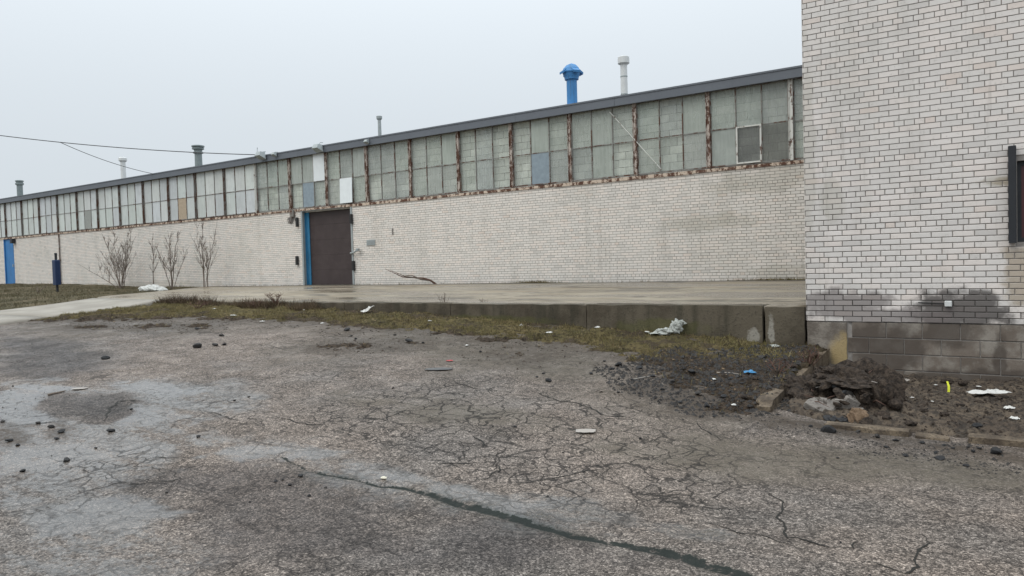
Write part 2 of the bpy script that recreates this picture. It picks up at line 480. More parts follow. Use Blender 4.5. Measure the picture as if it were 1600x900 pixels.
# asphalt: aggregate, cracks, damp film, silt
t = NT('weathered_asphalt')
P = t.pos()
wob = t.vmath('ADD', P, t.vmath('MULTIPLY', t.noise(3.2, 3, .6, None, 0, True), (.34, .34, 0)))
sv = t.sep(t.vor(95, 'F1', 'Color')); s2 = t.sep(t.vor(210, 'F1', 'Color'))
spk = t.math('ADD', t.math('MULTIPLY', sv[0], .55), t.math('MULTIPLY', s2[1], .45))
agg = t.ramp(spk, [(0, (.016, .015, .014)), (.28, (.052, .047, .043)), (.48, (.106, .096, .088)), (.66, (.168, .153, .140)), (.82, (.28, .258, .237)), (1, (.48, .45, .42))])
big = t.noise(.45, 4, .6); mid = t.noise(2.3, 4, .62); sml = t.noise(11, 4, .68)
strk = t.noise(1.0, 5, .65, t.mapv(P, (1.1, 4.2, 1)))
grn = t.noise(30, 2, .6)
k = t.math('ADD', t.math('MULTIPLY', big, .7), t.math('ADD', t.math('MULTIPLY', mid, .7), t.math('ADD', t.math('MULTIPLY', sml, .75), t.math('MULTIPLY', t.math('SUBTRACT', grn, .5), 1.15))))
agg = t.mix(1.0, agg, t.math('MAXIMUM', t.math('MULTIPLY_ADD', k, 1.45, -.56), .08), 'MULTIPLY')
agg = t.mix(t.rng(big, .30, .60, .35, 1.0), agg, t.mix(1.0, agg, (1.07, .955, .865), 'MULTIPLY'))
pool = t.attr('pool'); seam = t.attr('seam'); wet = t.attr('wet'); dark = t.attr('dark'); mud = t.attr('mud'); crk = t.attr('crack'); alli = t.attr('alli'); soil = t.attr('soil'); moss = t.attr('moss')
wetn = t.math('MULTIPLY', wet, t.rng(t.math('ADD', strk, t.math('ADD', t.math('MULTIPLY', t.math('SUBTRACT', sml, .5), .6), t.math('MULTIPLY', t.math('SUBTRACT', grn, .5), .35))), .38, .58, .10, 1.0))
wetn = t.math('MAXIMUM', wetn, t.math('MULTIPLY', pool, t.rng(t.math('ADD', strk, t.math('MULTIPLY', t.math('SUBTRACT', sml, .5), .5)), .30, .46)))
silt = t.mix(sml, (.045, .043, .040), (.135, .130, .121))
agg = t.mix(t.math('MULTIPLY', wetn, .5), agg, silt)
mudc = t.mix(mid, (.070, .058, .043), (.125, .108, .083))
agg = t.mix(t.math('MULTIPLY', mud, t.rng(sml, .25, .65, .35, .8)), agg, mudc)
agg = t.mix(t.math('MULTIPLY', dark, .8), agg, t.mix(1.0, agg, (.44, .435, .45), 'MULTIPLY'))
e1 = t.vor(3.3, 'DISTANCE_TO_EDGE', 'Distance', wob); e2 = t.vor(8.5, 'DISTANCE_TO_EDGE', 'Distance', wob)
gate = t.rng(t.noise(1.3, 3, .6), .40, .60)
c1 = t.math('MULTIPLY', t.rng(e1, .040, .010), t.math('MAXIMUM', t.math('MULTIPLY', alli, .85), t.math('MULTIPLY', gate, .6)))
c2 = t.math('MULTIPLY', t.rng(e2, .085, .02), t.math('MULTIPLY', t.math('MAXIMUM', t.math('MULTIPLY', alli, .85), .5), t.rng(strk, .46, .56)))
cr = t.math('MAXIMUM', t.math('MAXIMUM', c1, c2), crk)
cr = t.math('MULTIPLY', cr, t.rng(t.noise(5, 3), .30, .48, .35, 1), 0, True)
agg = t.mix(t.math('MULTIPLY', cr, .95), agg, (.012, .011, .010))
agg = t.mix(t.math('MULTIPLY', moss, t.rng(sml, .3, .6)), agg, (.014, .018, .013))
sq = t.rng(t.math('ADD', seam, t.math('ADD', t.math('MULTIPLY', t.math('SUBTRACT', sml, .5), 2.6), t.math('MULTIPLY', t.math('SUBTRACT', grn, .5), 1.6))), .40, .75)
sq = t.math('MULTIPLY', sq, t.rng(seam, .02, .15))
agg = t.mix(t.math('MULTIPLY', sq, .93), agg, t.mix(mid, (.009, .012, .011), (.024, .029, .025)))
soilc = t.mix(sml, (.026, .020, .015), (.085, .066, .050))
agg = t.mix(t.math('MULTIPLY', soil, t.rng(t.math('ADD', sml, t.math('MULTIPLY', mid, .4)), .52, .70)), agg, soilc)
rg = t.val(wetn, t.rng(mid, .35, .7, .75, .5), .12)
rg = t.val(t.math('MULTIPLY', dark, .35), rg, .42)
rg = t.val(pool, rg, .06)
rg = t.val(cr, rg, .85)
rg = t.val(sq, rg, .75)
sp = t.val(sq, t.val(wetn, .2, .6), .15)
hh = t.math('ADD', t.math('MULTIPLY', spk, t.math('MULTIPLY_ADD', wetn, -.9, 1.0)), t.math('MULTIPLY', sml, t.math('MULTIPLY_ADD', wetn, -.7, 1.0)))
hh = t.math('SUBTRACT', hh, t.math('MULTIPLY', cr, 2.0))
hh = t.math('MULTIPLY', hh, t.math('MULTIPLY_ADD', pool, -.85, 1.0))
M['asphalt'] = t.done(agg, rg, t.bump(hh, .38, .008), 0, sp)
M['crack'] = soft('crack_dirt', (.017, .016, .013), .8, .4, 30, .3, 0, .3)

# verge: dead grass thatch and soil
t = NT('dead_grass_thatch')
n1 = t.noise(2.6, 5, .6); n2 = t.noise(14, 5, .7); n3 = t.noise(80, 3, .7)
c = t.mix(t.rng(n1, .38, .62), (.080, .068, .030), (.165, .130, .060))
c = t.mix(t.rng(n2, .46, .60, 0, .85), c, (.034, .026, .016))
c = t.mix(t.rng(n3, .52, .72, 0, .7), c, (.21, .165, .09))
soilc = t.mix(t.rng(n2, .35, .65), (.022, .016, .011), (.095, .070, .050))
soilc = t.mix(t.rng(n3, .56, .76, 0, .8), soilc, (.19, .165, .135))
c = t.mix(t.attr('soil'), c, soilc)
M['verge'] = t.done(c, .92, t.bump(t.math('ADD', n2, n3), 1.0, .035), 0, .15)
t = NT('bare_soil')
n1 = t.noise(2.5, 5, .6); n2 = t.noise(16, 5, .7); n3 = t.noise(70, 3, .7)
c = t.mix(t.rng(n1, .35, .65), (.078, .058, .042), (.128, .098, .070))
c = t.mix(t.rng(n2, .42, .60, 0, .85), c, (.026, .021, .017))
c = t.mix(t.rng(n3, .55, .75, 0, .6), c, (.18, .155, .125))
M['soil'] = t.done(c, .8, t.bump(t.math('ADD', n2, t.math('MULTIPLY', n3, .6)), .9, .03), 0, .3)
t = NT('dark_clod_soil')
n2 = t.noise(22, 5, .7); n3 = t.noise(80, 3, .7)
c = t.mix(t.rng(n2, .35, .7), (.017, .012, .009), (.086, .063, .046))
c = t.mix(t.rng(n3, .62, .8, 0, .5), c, (.15, .13, .11))
M['dark_soil'] = t.done(c, .85, t.bump(t.math('ADD', n2, t.math('MULTIPLY', n3, .6)), 1.0, .03), 0, .3)
t = NT('lawn_turf')
n1 = t.noise(.9, 5, .6); n2 = t.noise(9, 5, .7)
c = t.mix(t.rng(n1, .38, .64), (.066, .058, .032), (.125, .100, .062))
c = t.mix(t.rng(n2, .45, .7, 0, .6), c, (.04, .034, .022))
M['lawn'] = t.done(c, .95, t.bump(n2, .8, .04), 0, .15)
def blade_mat(name, stops):
    t = NT(name)
    return t.done(t.ramp(t.attr('tone'), stops), .75, None, 0, .25)
M['blade'] = blade_mat('dead_grass_blades', [(0, (.040, .028, .015)), (.22, (.10, .075, .034)), (.48, (.21, .165, .078)), (.75, (.15, .138, .044)), (1, (.38, .31, .18))])
M['leaf'] = soft('dry_leaf', (.27, .19, .11), .8, .5, 25)
M['fringe'] = blade_mat('brown_weed_blades', [(0, (.030, .020, .013)), (.4, (.075, .050, .030)), (.7, (.12, .085, .05)), (1, (.20, .15, .09))])
M['lawn_blade'] = blade_mat('lawn_blades', [(0, (.045, .036, .02)), (.4, (.085, .074, .036)), (.7, (.13, .108, .06)), (1, (.23, .19, .12))])

# concrete
t = NT('apron_concrete')
n1 = t.noise(1.0, 5, .62, t.mapv(t.pos(), (.16, .8, 1))); n2 = t.noise(1.0, 5, .65, t.mapv(t.pos(), (.42, 1.25, 1), (7, 3, 0)), 1.4); g = t.noise(45, 3, .6); bl = t.noise(.5, 3)
c = t.mix(t.rng(bl, .35, .65), (.225, .185, .132), (.305, .262, .198))
zone = t.rng(t.math('ADD', t.sep(t.pos())[0], t.math('MULTIPLY', bl, 6)), -17, -9, .25, 1)
c = t.mix(t.math('MULTIPLY', zone, t.rng(n1, .44, .58, 0, .75)), c, (.115, .098, .072))
c = t.mix(t.math('MULTIPLY', zone, t.rng(n2, .50, .62, 0, .72)), c, (.050, .044, .036))
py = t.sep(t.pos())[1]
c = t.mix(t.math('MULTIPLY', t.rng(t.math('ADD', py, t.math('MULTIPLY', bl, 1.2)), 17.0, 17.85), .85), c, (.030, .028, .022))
c = t.mix(t.rng(g, .55, .75, 0, .25), c, (.29, .26, .21))
rg = t.val(t.rng(n1, .40, .58), .6, .18)
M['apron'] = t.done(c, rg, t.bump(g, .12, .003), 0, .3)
t = NT('dock_face_concrete')
n1 = t.noise(1.6, 5, .65); g = t.noise(35, 4, .65); st = t.noise(1.0, 5, .6, t.mapv(t.pos(), (5, 5, .6)))
c = t.mix(t.rng(n1, .36, .62), (.062, .050, .035), (.112, .094, .068))
c = t.mix(t.rng(st, .46, .66, 0, .7), c, (.042, .038, .026))
c = t.mix(t.math('MULTIPLY', stain_mask(t, [(-4.3, .6, .9, .16), (-7.5, .66, 1.5, .1)], True, 5, .6), .5), c, (.085, .085, .026))
c = t.mix(t.math('MULTIPLY', stain_mask(t, [(-2.94, .50, .10, .15), (-2.70, .62, .05, .25)], True, 9, .9), .75), c, (.33, .31, .27))
c = t.mix(t.rng(g, .54, .70, 0, .6), c, (.026, .024, .019))
M['dock_face'] = t.done(c, .8, t.bump(t.math('ADD', g, n1), .6, .014), 0, .25)
t = NT('driveway_concrete')
n1 = t.noise(1.4, 6, .6); g = t.noise(40, 4, .6)
c = t.mix(t.rng(n1, .36, .66), (.225, .202, .168), (.305, .278, .235))
c = t.mix(t.rng(g, .55, .75, 0, .4), c, (.17, .16, .145))
M['drive'] = t.done(c, .7, t.bump(g, .3, .005), 0, .4)
t = NT('kerb_concrete')
n1 = t.noise(5, 6, .65); g = t.noise(50, 4, .65)
c = t.mix(t.rng(n1, .38, .64), (.075, .057, .041), (.19, .148, .103))
c = t.mix(t.rng(g, .46, .66, 0, .8), c, (.040, .031, .024))
M['kerb'] = t.done(c, .85, t.bump(t.math('ADD', g, n1), .7, .012), 0, .3)
t = NT('broken_concrete')
n1 = t.noise(7, 5, .65); g = t.noise(60, 3)
c = t.mix(t.rng(n1, .52, .60), (.22, .20, .18), (.055, .044, .036))
M['chunk'] = t.done(t.mix(t.rng(g, .5, .7, 0, .5), c, (.10, .09, .08)), .9, t.bump(t.math('ADD', g, n1), .7, .012), 0, .2)
M['orange_lump'] = soft('clay_brick_lump', (.15, .10, .062), .9, .45, 18, .6)

# ================================================================== THE SETTING
YL, YR = 17.4, 10.3                      # front planes of the long wall and of the near wall
def apron_z(y): return 1.07 - (YL - np.asarray(y, float)) / 7.1 * .135

def arr(*segs):
    out = [segs[0][0]]
    for a, b, st in segs:
        n = max(1, int(round(abs(b - a) / st)))
        out += list(np.linspace(a, b, n + 1)[1:])
    return np.array(out)

# a plain sheet out to the horizon, below everything
g = NT('far_ground'); n = g.noise(.2, 5)
M['far'] = g.done(g.mix(n, (.06, .058, .054), (.10, .095, .085)), .9)
tag(mesh_obj('ground', [(-900, -900, -.35), (900, -900, -.35), (900, 900, -.35), (-900, 900, -.35)], [(0, 1, 2, 3)], M['far']), kind='structure')

WET = [[(-10.4, 3.96), (-9.08, 4.39), (-8.77, 4.92), (-7.86, 5.18), (-6.2, 4.8), (-6.29, 4.19), (-4.9, 4.38), (-4.2, 4.29), (-4.67, 3.9), (-5.27, 3.86), (-5.64, 3.51), (-5.7, 2.86), (-5.69, 2.13)],
       [(-4.75, 3.97), (-3.99, 4.21), (-3.03, 4.09), (-2.5, 4.41), (-2.12, 4.24), (-1.33, 4.22), (-1.47, 3.96), (-2.18, 3.84), (-3.22, 3.89), (-4.02, 3.83)],
       [(-5.69, 2.13), (-5.4, 2.71), (-4.7, 2.72), (-3.97, 2.45), (-3.95, 2.06), (-4.57, 1.69)]]
DRY = [[(-8.44, 3.55), (-9.04, 4.0), (-8.31, 4.43), (-7.72, 4.29), (-7.26, 3.64), (-7.77, 3.5)]]
DARK = [[(-5.39, 2.86), (-5.48, 3.36), (-5.09, 3.73), (-4.45, 3.65), (-3.28, 3.57), (-2.47, 3.31), (-2.44, 2.93), (-3.24, 2.47), (-4.34, 2.69)],
        [(-15.34, 5.88), (-12.33, 5.79), (-10.05, 5.37), (-9.68, 4.76), (-10.57, 4.03)],
        [(-8.44, 3.55), (-9.04, 4.0), (-8.31, 4.43), (-7.72, 4.29), (-7.26, 3.64), (-7.77, 3.5)],
        [(-3.35, 3.52), (-2.62, 3.79), (-1.71, 3.72), (-1.25, 3.63), (-2.44, 2.93)]]
MUD = [[(-5.98, 5.55), (-4.95, 5.83), (-3.65, 5.98), (-3.56, 5.61), (-4.81, 5.28)],
       [(-2.77, 5.44), (-2.32, 6.17), (-1.23, 6.5), (-0.08, 6.67), (0.07, 6.05), (-1.07, 5.63), (-2.21, 5.3)],
       [(-9.44, 9.12), (-5.07, 9.05), (-3.4, 7.5), (-4.84, 7.09), (-7.58, 7.82)]]
ALLI = [[(-6.26, 4.77), (-5.92, 5.68), (-5.51, 6.73), (-3.09, 6.8), (-1.79, 5.71), (-1.06, 4.45), (-1.84, 4.01), (-3.28, 3.97), (-4.95, 4.14)],
        [(-7.02, 2.94), (-6.25, 3.59), (-5.11, 3.34), (-5.35, 2.46)],
        [(-7.46, 4.68), (-5.97, 4.93), (-4.76, 4.26), (-6.01, 3.94)]]
CRACKS = [([(-5.61, 6.68), (-4.93, 6.47), (-4.48, 6.56)], .012), ([(-4.29, 6.72), (-3.87, 6.48), (-3.48, 6.42), (-3.27, 6.24), (-2.87, 6.3)], .016),
          ([(-3.92, 5.14), (-3.65, 4.9)], .014), ([(-3.73, 4.45), (-3.58, 4.51), (-3.53, 4.59)], .016),
          ([(-3.41, 4.64), (-3.21, 4.54), (-3.23, 4.36), (-3.31, 4.27)], .012), ([(-2.99, 4.35), (-2.88, 4.51), (-2.7, 4.77), (-2.54, 5.08)], .010),
          ([(-1.38, 5.08), (-1.26, 4.93), (-1.19, 4.6), (-1.07, 4.37), (-0.86, 4.33), (-0.73, 4.35), (-0.75, 4.53)], .013),
          ([(-0.63, 4.22), (-0.49, 4.13), (-0.42, 4.29), (-0.41, 4.51), (-0.37, 4.61), (-0.4, 4.73)], .014),
          ([(-1.65, 4.34), (-1.43, 4.3), (-1.17, 4.29), (-0.94, 4.22)], .008), ([(-2.41, 6.57), (-2.2, 6.31), (-2.02, 6.18)], .012),
          ([(-6.97, 4.37), (-6.66, 4.41), (-6.13, 4.33)], .012), ([(-7.43, 3.69), (-7.76, 3.93), (-7.98, 4.15), (-7.81, 4.3)], .02), ([(-8.0, 3.08), (-7.86, 3.3), (-7.68, 3.45)], .014),
          ([(-5.85, 3.25), (-5.86, 3.37), (-5.67, 3.42)], .012), ([(-5.48, 2.84), (-5.34, 3.01), (-5.18, 3.22)], .008), ([(-5.28, 5.06), (-4.91, 5.03), (-4.99, 5.48)], .012), ([(-6.01, 4.65), (-5.47, 4.59), (-5.23, 4.84)], .012)]
SEAM = [(-5.0, 3.85), (-4.4, 3.79), (-4.04, 3.85), (-3.76, 3.83), (-3.34, 3.9), (-2.98, 3.87), (-2.66, 3.85), (-2.38, 3.8), (-2.14, 3.76), (-1.9, 3.78), (-1.59, 3.79), (-1.35, 3.74), (-1.17, 3.69), (-0.98, 3.6)]
SEAM_W = [.001, .004, .008, .013, .024, .045, .055, .050, .03, .026, .045, .06, .065, .065]
SOILP = [(-3.95, 7.9), (-3.83, 8.66), (-2.65, 9.29), (-2.14, 10.93), (-1.88, 7.58), (-1.97, 7.08), (-2.54, 6.75), (-3.36, 7.16)]
SOILR = [(-2.01, 7.23), (-1.31, 7.5), (-0.72, 7.06), (0.08, 7.19), (0.08, 6.79), (-0.69, 6.69), (-1.21, 6.92), (-1.92, 6.92)]
SOILC = [[(-7.44, 3.12), (-7.8, 3.51), (-7.32, 3.37), (-6.97, 3.07)], [(-8.26, 3.12), (-7.71, 3.24), (-7.17, 2.85), (-7.37, 2.78)]]

EDGE = [(-1.98, 7.48), (-2.4, 7.09), (-3.16, 7.63), (-3.84, 8.49), (-5.02, 8.97), (-6.12, 9.0), (-7.27, 8.92), (-9.13, 8.82), (-11.28, 8.81), (-13.63, 8.49), (-14.67, 7.89), (-17.15, 7.2), (-17.2, 10.4), (-1.9, 10.4), (-1.9, 7.5)]
MATS = [[(-8.38, 7.38), (-8.34, 7.78), (-7.85, 7.8), (-7.7, 7.61), (-8.02, 7.35)], [(-5.77, 8.09), (-5.41, 8.41), (-5.12, 8.28), (-5.26, 7.95)], [(-13.61, 7.37), (-13.45, 7.85), (-12.91, 7.71), (-13.14, 7.23)],
        [(-12.74, 7.86), (-12.31, 8.17), (-11.89, 7.76)], [(-5.96, 8.51), (-5.39, 8.89), (-5.34, 8.63)], [(-14.91, 6.79), (-14.54, 7.32), (-13.8, 6.83)], [(-7.56, 8.21), (-7.37, 8.35), (-7.23, 8.1)]]
def verge_in(X, Y):
    nz = fbm(X, Y, 1.7, 5, 61) - .5; nf = fbm(X, Y, 8, 4, 62) - .5
    a = poly_sd(X, Y, EDGE) + nz * 1.1 + nf * .9
    for p in MATS:
        a = np.maximum(a, poly_sd(X, Y, p) + nf * .55 + nz * .3 - .06)
    return a
POOL = [[(-10.31, 3.92), (-9.26, 4.25), (-8.75, 4.22), (-9.03, 3.97), (-8.47, 3.53), (-7.86, 3.47), (-7.97, 3.23), (-8.36, 3.16)], [(-9.01, 4.42), (-8.67, 4.86), (-7.63, 5.03), (-7.51, 4.71), (-7.82, 4.41)], [(-7.42, 3.72), (-7.74, 4.05), (-7.54, 4.22), (-6.75, 4.23), (-6.85, 3.82)],
        [(-5.88, 3.49), (-5.49, 4.03), (-4.64, 4.29), (-4.31, 4.11), (-5.03, 3.87), (-5.55, 3.46)], [(-7.33, 2.76), (-6.91, 3.21), (-6.12, 3.46), (-6.28, 2.96), (-6.58, 2.47)], [(-4.17, 3.98), (-3.48, 4.22), (-2.54, 4.14), (-2.55, 3.99), (-3.27, 3.95)], [(-1.95, 4.25), (-1.53, 4.24), (-1.36, 4.18), (-1.63, 4.1)], [(-5.43, 2.41), (-5.06, 2.84), (-4.58, 2.79), (-4.68, 2.37), (-5.11, 2.11)]]
def masks(X, Y):
    nz = fbm(X, Y, 1.6, 5, 3) - .5; nf = fbm(X, Y, 7, 4, 9) - .5
    def m(polys, soft_, amp, ampf=.1):
        r = np.zeros_like(X)
        for p in polys:
            r = np.maximum(r, sm(-soft_, soft_, poly_sd(X, Y, p) + nz * amp + nf * ampf))
        return r
    d = {}
    dry = m(DRY, .06, .5)
    d['wet'] = np.clip(m(WET, .22, 1.1, .35) * (1 - dry), 0, 1)
    d['pool'] = m(POOL, .08, .55, .35) * (1 - dry)
    d['dark'] = m(DARK, .25, .9, .3)
    d['mud'] = m(MUD, .3, 1.0)
    d['alli'] = m(ALLI, .4, .8)
    d['soil'] = np.clip(m([SOILP, SOILR], .22, .8, .4) + m(SOILC, .05, .5, .5), 0, 1)
    ck = np.zeros_like(X)
    wx = X + (fbm(X, Y, 5, 4, 21) - .5) * .16; wy = Y + (fbm(X, Y, 5, 4, 22) - .5) * .16
    for pts, w in CRACKS:
        ck = np.maximum(ck, .0 * X)
    sx = [p[0] for p in SEAM]
    wS = np.interp(X, sx, SEAM_W) * (.35 + 1.15 * fbm(X, Y, 3.0, 4, 31))
    yS = np.interp(X, sx, [p[1] for p in SEAM]) + (fbm(X, Y * 0, 2.2, 5, 33) - .5) * .14
    inx = sm(SEAM[0][0] - .3, SEAM[0][0] + .2, X) * sm(SEAM[-1][0] + 1.6, SEAM[-1][0] + .8, X)
    se = sm(wS + .02, wS * .55, np.abs(Y - yS)) * inx
    d['crack'] = ck
    d['moss'] = np.clip(sm(.16, .0, np.abs(Y - yS)) * inx * .6 * sm(.45, .6, fbm(X, Y, 3, 3, 40)) + se * sm(.42, .58, fbm(X, Y, 1.5, 3, 41)), 0, 1)
    d['seam'] = se; d['ck'] = ck
    near_v = (X > -17.3) & (X < -2) & (Y > 5.5)
    vv = np.full_like(X, -9.0); vv[near_v] = verge_in(X[near_v], Y[near_v])
    d['soil'] = np.maximum(d['soil'], .75 * sm(-.75, .0, vv + nf * .8))
    d['mud'] = np.maximum(d['mud'], .6 * sm(-1.6, -.2, vv + nz * 1.5))
    return d
xs = arr((-300, -60, 24), (-60, -24, 3), (-24, -16, .25), (-16, -9, .08), (-9, .6, .032), (.6, 3, .12), (3, 20, 2), (20, 300, 40))
ys = arr((-300, -20, 40), (-20, -1, 1.5), (-1, 2, .15), (2, 3.45, .032), (3.45, 4.1, .018), (4.1, 7.6, .034), (7.6, 10.42, .06))
_X, _Y = np.meshgrid(xs, ys)
_D = masks(_X, _Y)
def asph_z(X, Y):
    near = sm(14, 6, np.abs(X + 4)) * sm(-1, 1, Y)
    z = lot_z(X, Y) + near * ((fbm(X, Y, .8, 3, 50) - .5) * .05 * (1 - .6 * _D['wet']) + (fbm(X, Y, 5, 4, 51) - .5) * .016 * (1 - .85 * np.maximum(_D['wet'], _D['pool'])))
    z = z - _D['seam'] * .010 - _D['ck'] * .014 + _D['soil'] * .012 * fbm(X, Y, 9, 3, 52)
    return z
lot = grid_mesh('asphalt_lot', xs, ys, asph_z, M['asphalt'], attrs={k: (lambda X, Y, k=k: _D[k]) for k in ('wet', 'dark', 'mud', 'alli', 'soil', 'crack', 'moss', 'pool', 'seam')})
tag(lot, kind='structure')
def ribbon(pts, w, seed):
    """an open crack: a thin jagged dark gap lying in the surface"""
    rr = random.Random(seed); L = []
    for i in range(len(pts) - 1):
        a, c = Vector((*pts[i], 0)), Vector((*pts[i + 1], 0)); n_ = max(2, int((c - a).length / .035))
        for k_ in range(n_): L.append(a.lerp(c, k_ / n_))
    L.append(Vector((*pts[-1], 0)))
    q = np.array([(p.x, p.y) for p in L]); n_ = len(q)
    q[:, 0] += (fbm(q[:, 0], q[:, 1], 6, 4, seed) - .5) * .14; q[:, 1] += (fbm(q[:, 0], q[:, 1], 6, 4, seed + 50) - .5) * .14
    V = []; F = []
    for i in range(n_):
        t_ = q[min(i + 1, n_ - 1)] - q[max(i - 1, 0)]; t_ = t_ / (np.hypot(*t_) + 1e-6); nn = np.array((-t_[1], t_[0]))
        ww = w * .62 * rr.uniform(.35, 1.25) * min(1, .25 + 3 * min(i, n_ - 1 - i) / n_)
        for sgn in (-1, 1):
            p = q[i] + nn * ww * sgn; V.append((p[0], p[1]))
        if i: F.append((2 * i - 2, 2 * i - 1, 2 * i + 1, 2 * i))
    V = np.array(V); zz = surf_z(V[:, 0], V[:, 1]) + .004
    mesh_obj('crack', np.column_stack([V, zz]), F, M['crack'], lot)
def surf_z(x, y):                              # the lot's own mesh, read back by bilinear lookup
    i = np.clip(np.searchsorted(xs, x) - 1, 0, len(xs) - 2); j = np.clip(np.searchsorted(ys, y) - 1, 0, len(ys) - 2)
    u = (x - xs[i]) / (xs[i + 1] - xs[i]); v = (y - ys[j]) / (ys[j + 1] - ys[j])
    return (ZL[j, i] * (1 - u) + ZL[j, i + 1] * u) * (1 - v) + (ZL[j + 1, i] * (1 - u) + ZL[j + 1, i + 1] * u) * v
ZL = asph_z(_X, _Y)
for i_, (pts_, w_) in enumerate(CRACKS): ribbon(pts_, w_, 200 + i_)

# ---- verge of dead grass along the dock, with its soil end by the kerb
def kerb_top(y): return np.interp(y, [7.3, 10.3], [.155, .40])
def verge_soil(X, Y):
    r = sm(-.25, .25, poly_sd(X, Y, SOILP) + (fbm(X, Y, 2.5, 4, 63) - .5) * .9)
    r = np.maximum(r, sm(.12, -.02, poly_sd(X, Y, EDGE) + (fbm(X, Y, 3, 4, 67) - .5) * .4))      # loose mats and the ragged rim are bare
    return np.maximum(r, .8 * sm(.575, .66, fbm(X, Y, 1.9, 4, 68)))
def verge_z(X, Y):
    a = verge_in(X, Y); base = lot_z(X, Y)
    kt = base + (kerb_top(Y) - base) * sm(-3.3, -2.25, X) * sm(7.0, 7.5, Y)
    return np.where(a > -.04, kt + .004 + .03 * sm(0, .35, a) + (fbm(X, Y, 4, 4, 64) - .45) * .09 * sm(-.02, .25, a) + (fbm(X, Y, 13, 4, 65) - .5) * .07 * sm(-.02, .1, a), base - .05)
vg = grid_mesh('grass_verge', arr((-17.2, -7, .05), (-7, -1.965, .03)), arr((6.6, 10.36, .035)), verge_z, M['verge'], attrs={'soil': verge_soil}, keep=lambda X, Y: verge_in(X, Y) > -.1)
tag(vg, kind='structure')

# ---- lawn at the far left
APRON_L = [(-20.9, 10.3), (-23.4, 11.7), (-26.1, 17.4)]
def apron_left(y): return np.interp(y, [10.3, 11.7, 17.4], [-20.9, -23.4, -26.1])
def lawn_z(X, Y):
    z = np.maximum(lot_z(X, Y), .2) + .03 + .22 * sm(-27, -42, X) * sm(9, 17, Y) + (fbm(X, Y, .7, 4, 70) - .5) * .12
    ap = X - apron_left(Y)
    return np.where((Y > 10.2), z - .25 * sm(-.35, .1, ap), z - .25 * sm(-21.1, -20.8, X)) + .06 * sm(16.6, 17.3, Y)
tag(grid_mesh('lawn', arr((-90, -46, 2), (-46, -20.7, .22)), arr((-12, 4, 1.5), (4, 17.38, .2)), lawn_z, M['lawn']), kind='structure')

# ---- driveway slabs
dw = empty('driveway', (-19.05, 6, 0)); tag(dw, kind='structure')
for y0, y1 in ((10.28, 7.5), (7.48, 4.4), (4.38, 1.3), (1.28, -2.0)):
    yy = arr((y1, y0, .4)); xx = arr((-20.9, -17.2, .46))
    X, Y = np.meshgrid(xx, yy)
    Z = lot_z(X, Y) + .035 + (Y > 9.6) * (Y - 9.6) * .02
    s = grid_mesh('slab', xx, yy, lambda A, B: lot_z(A, B) + .035 + np.clip(B - 9.4, 0, 1) * .03, M['drive'], dw)
    s.location = (19.05, -6, 0)
    sol = s.modifiers.new('thick', 'SOLIDIFY'); sol.thickness = .12; sol.offset = -1

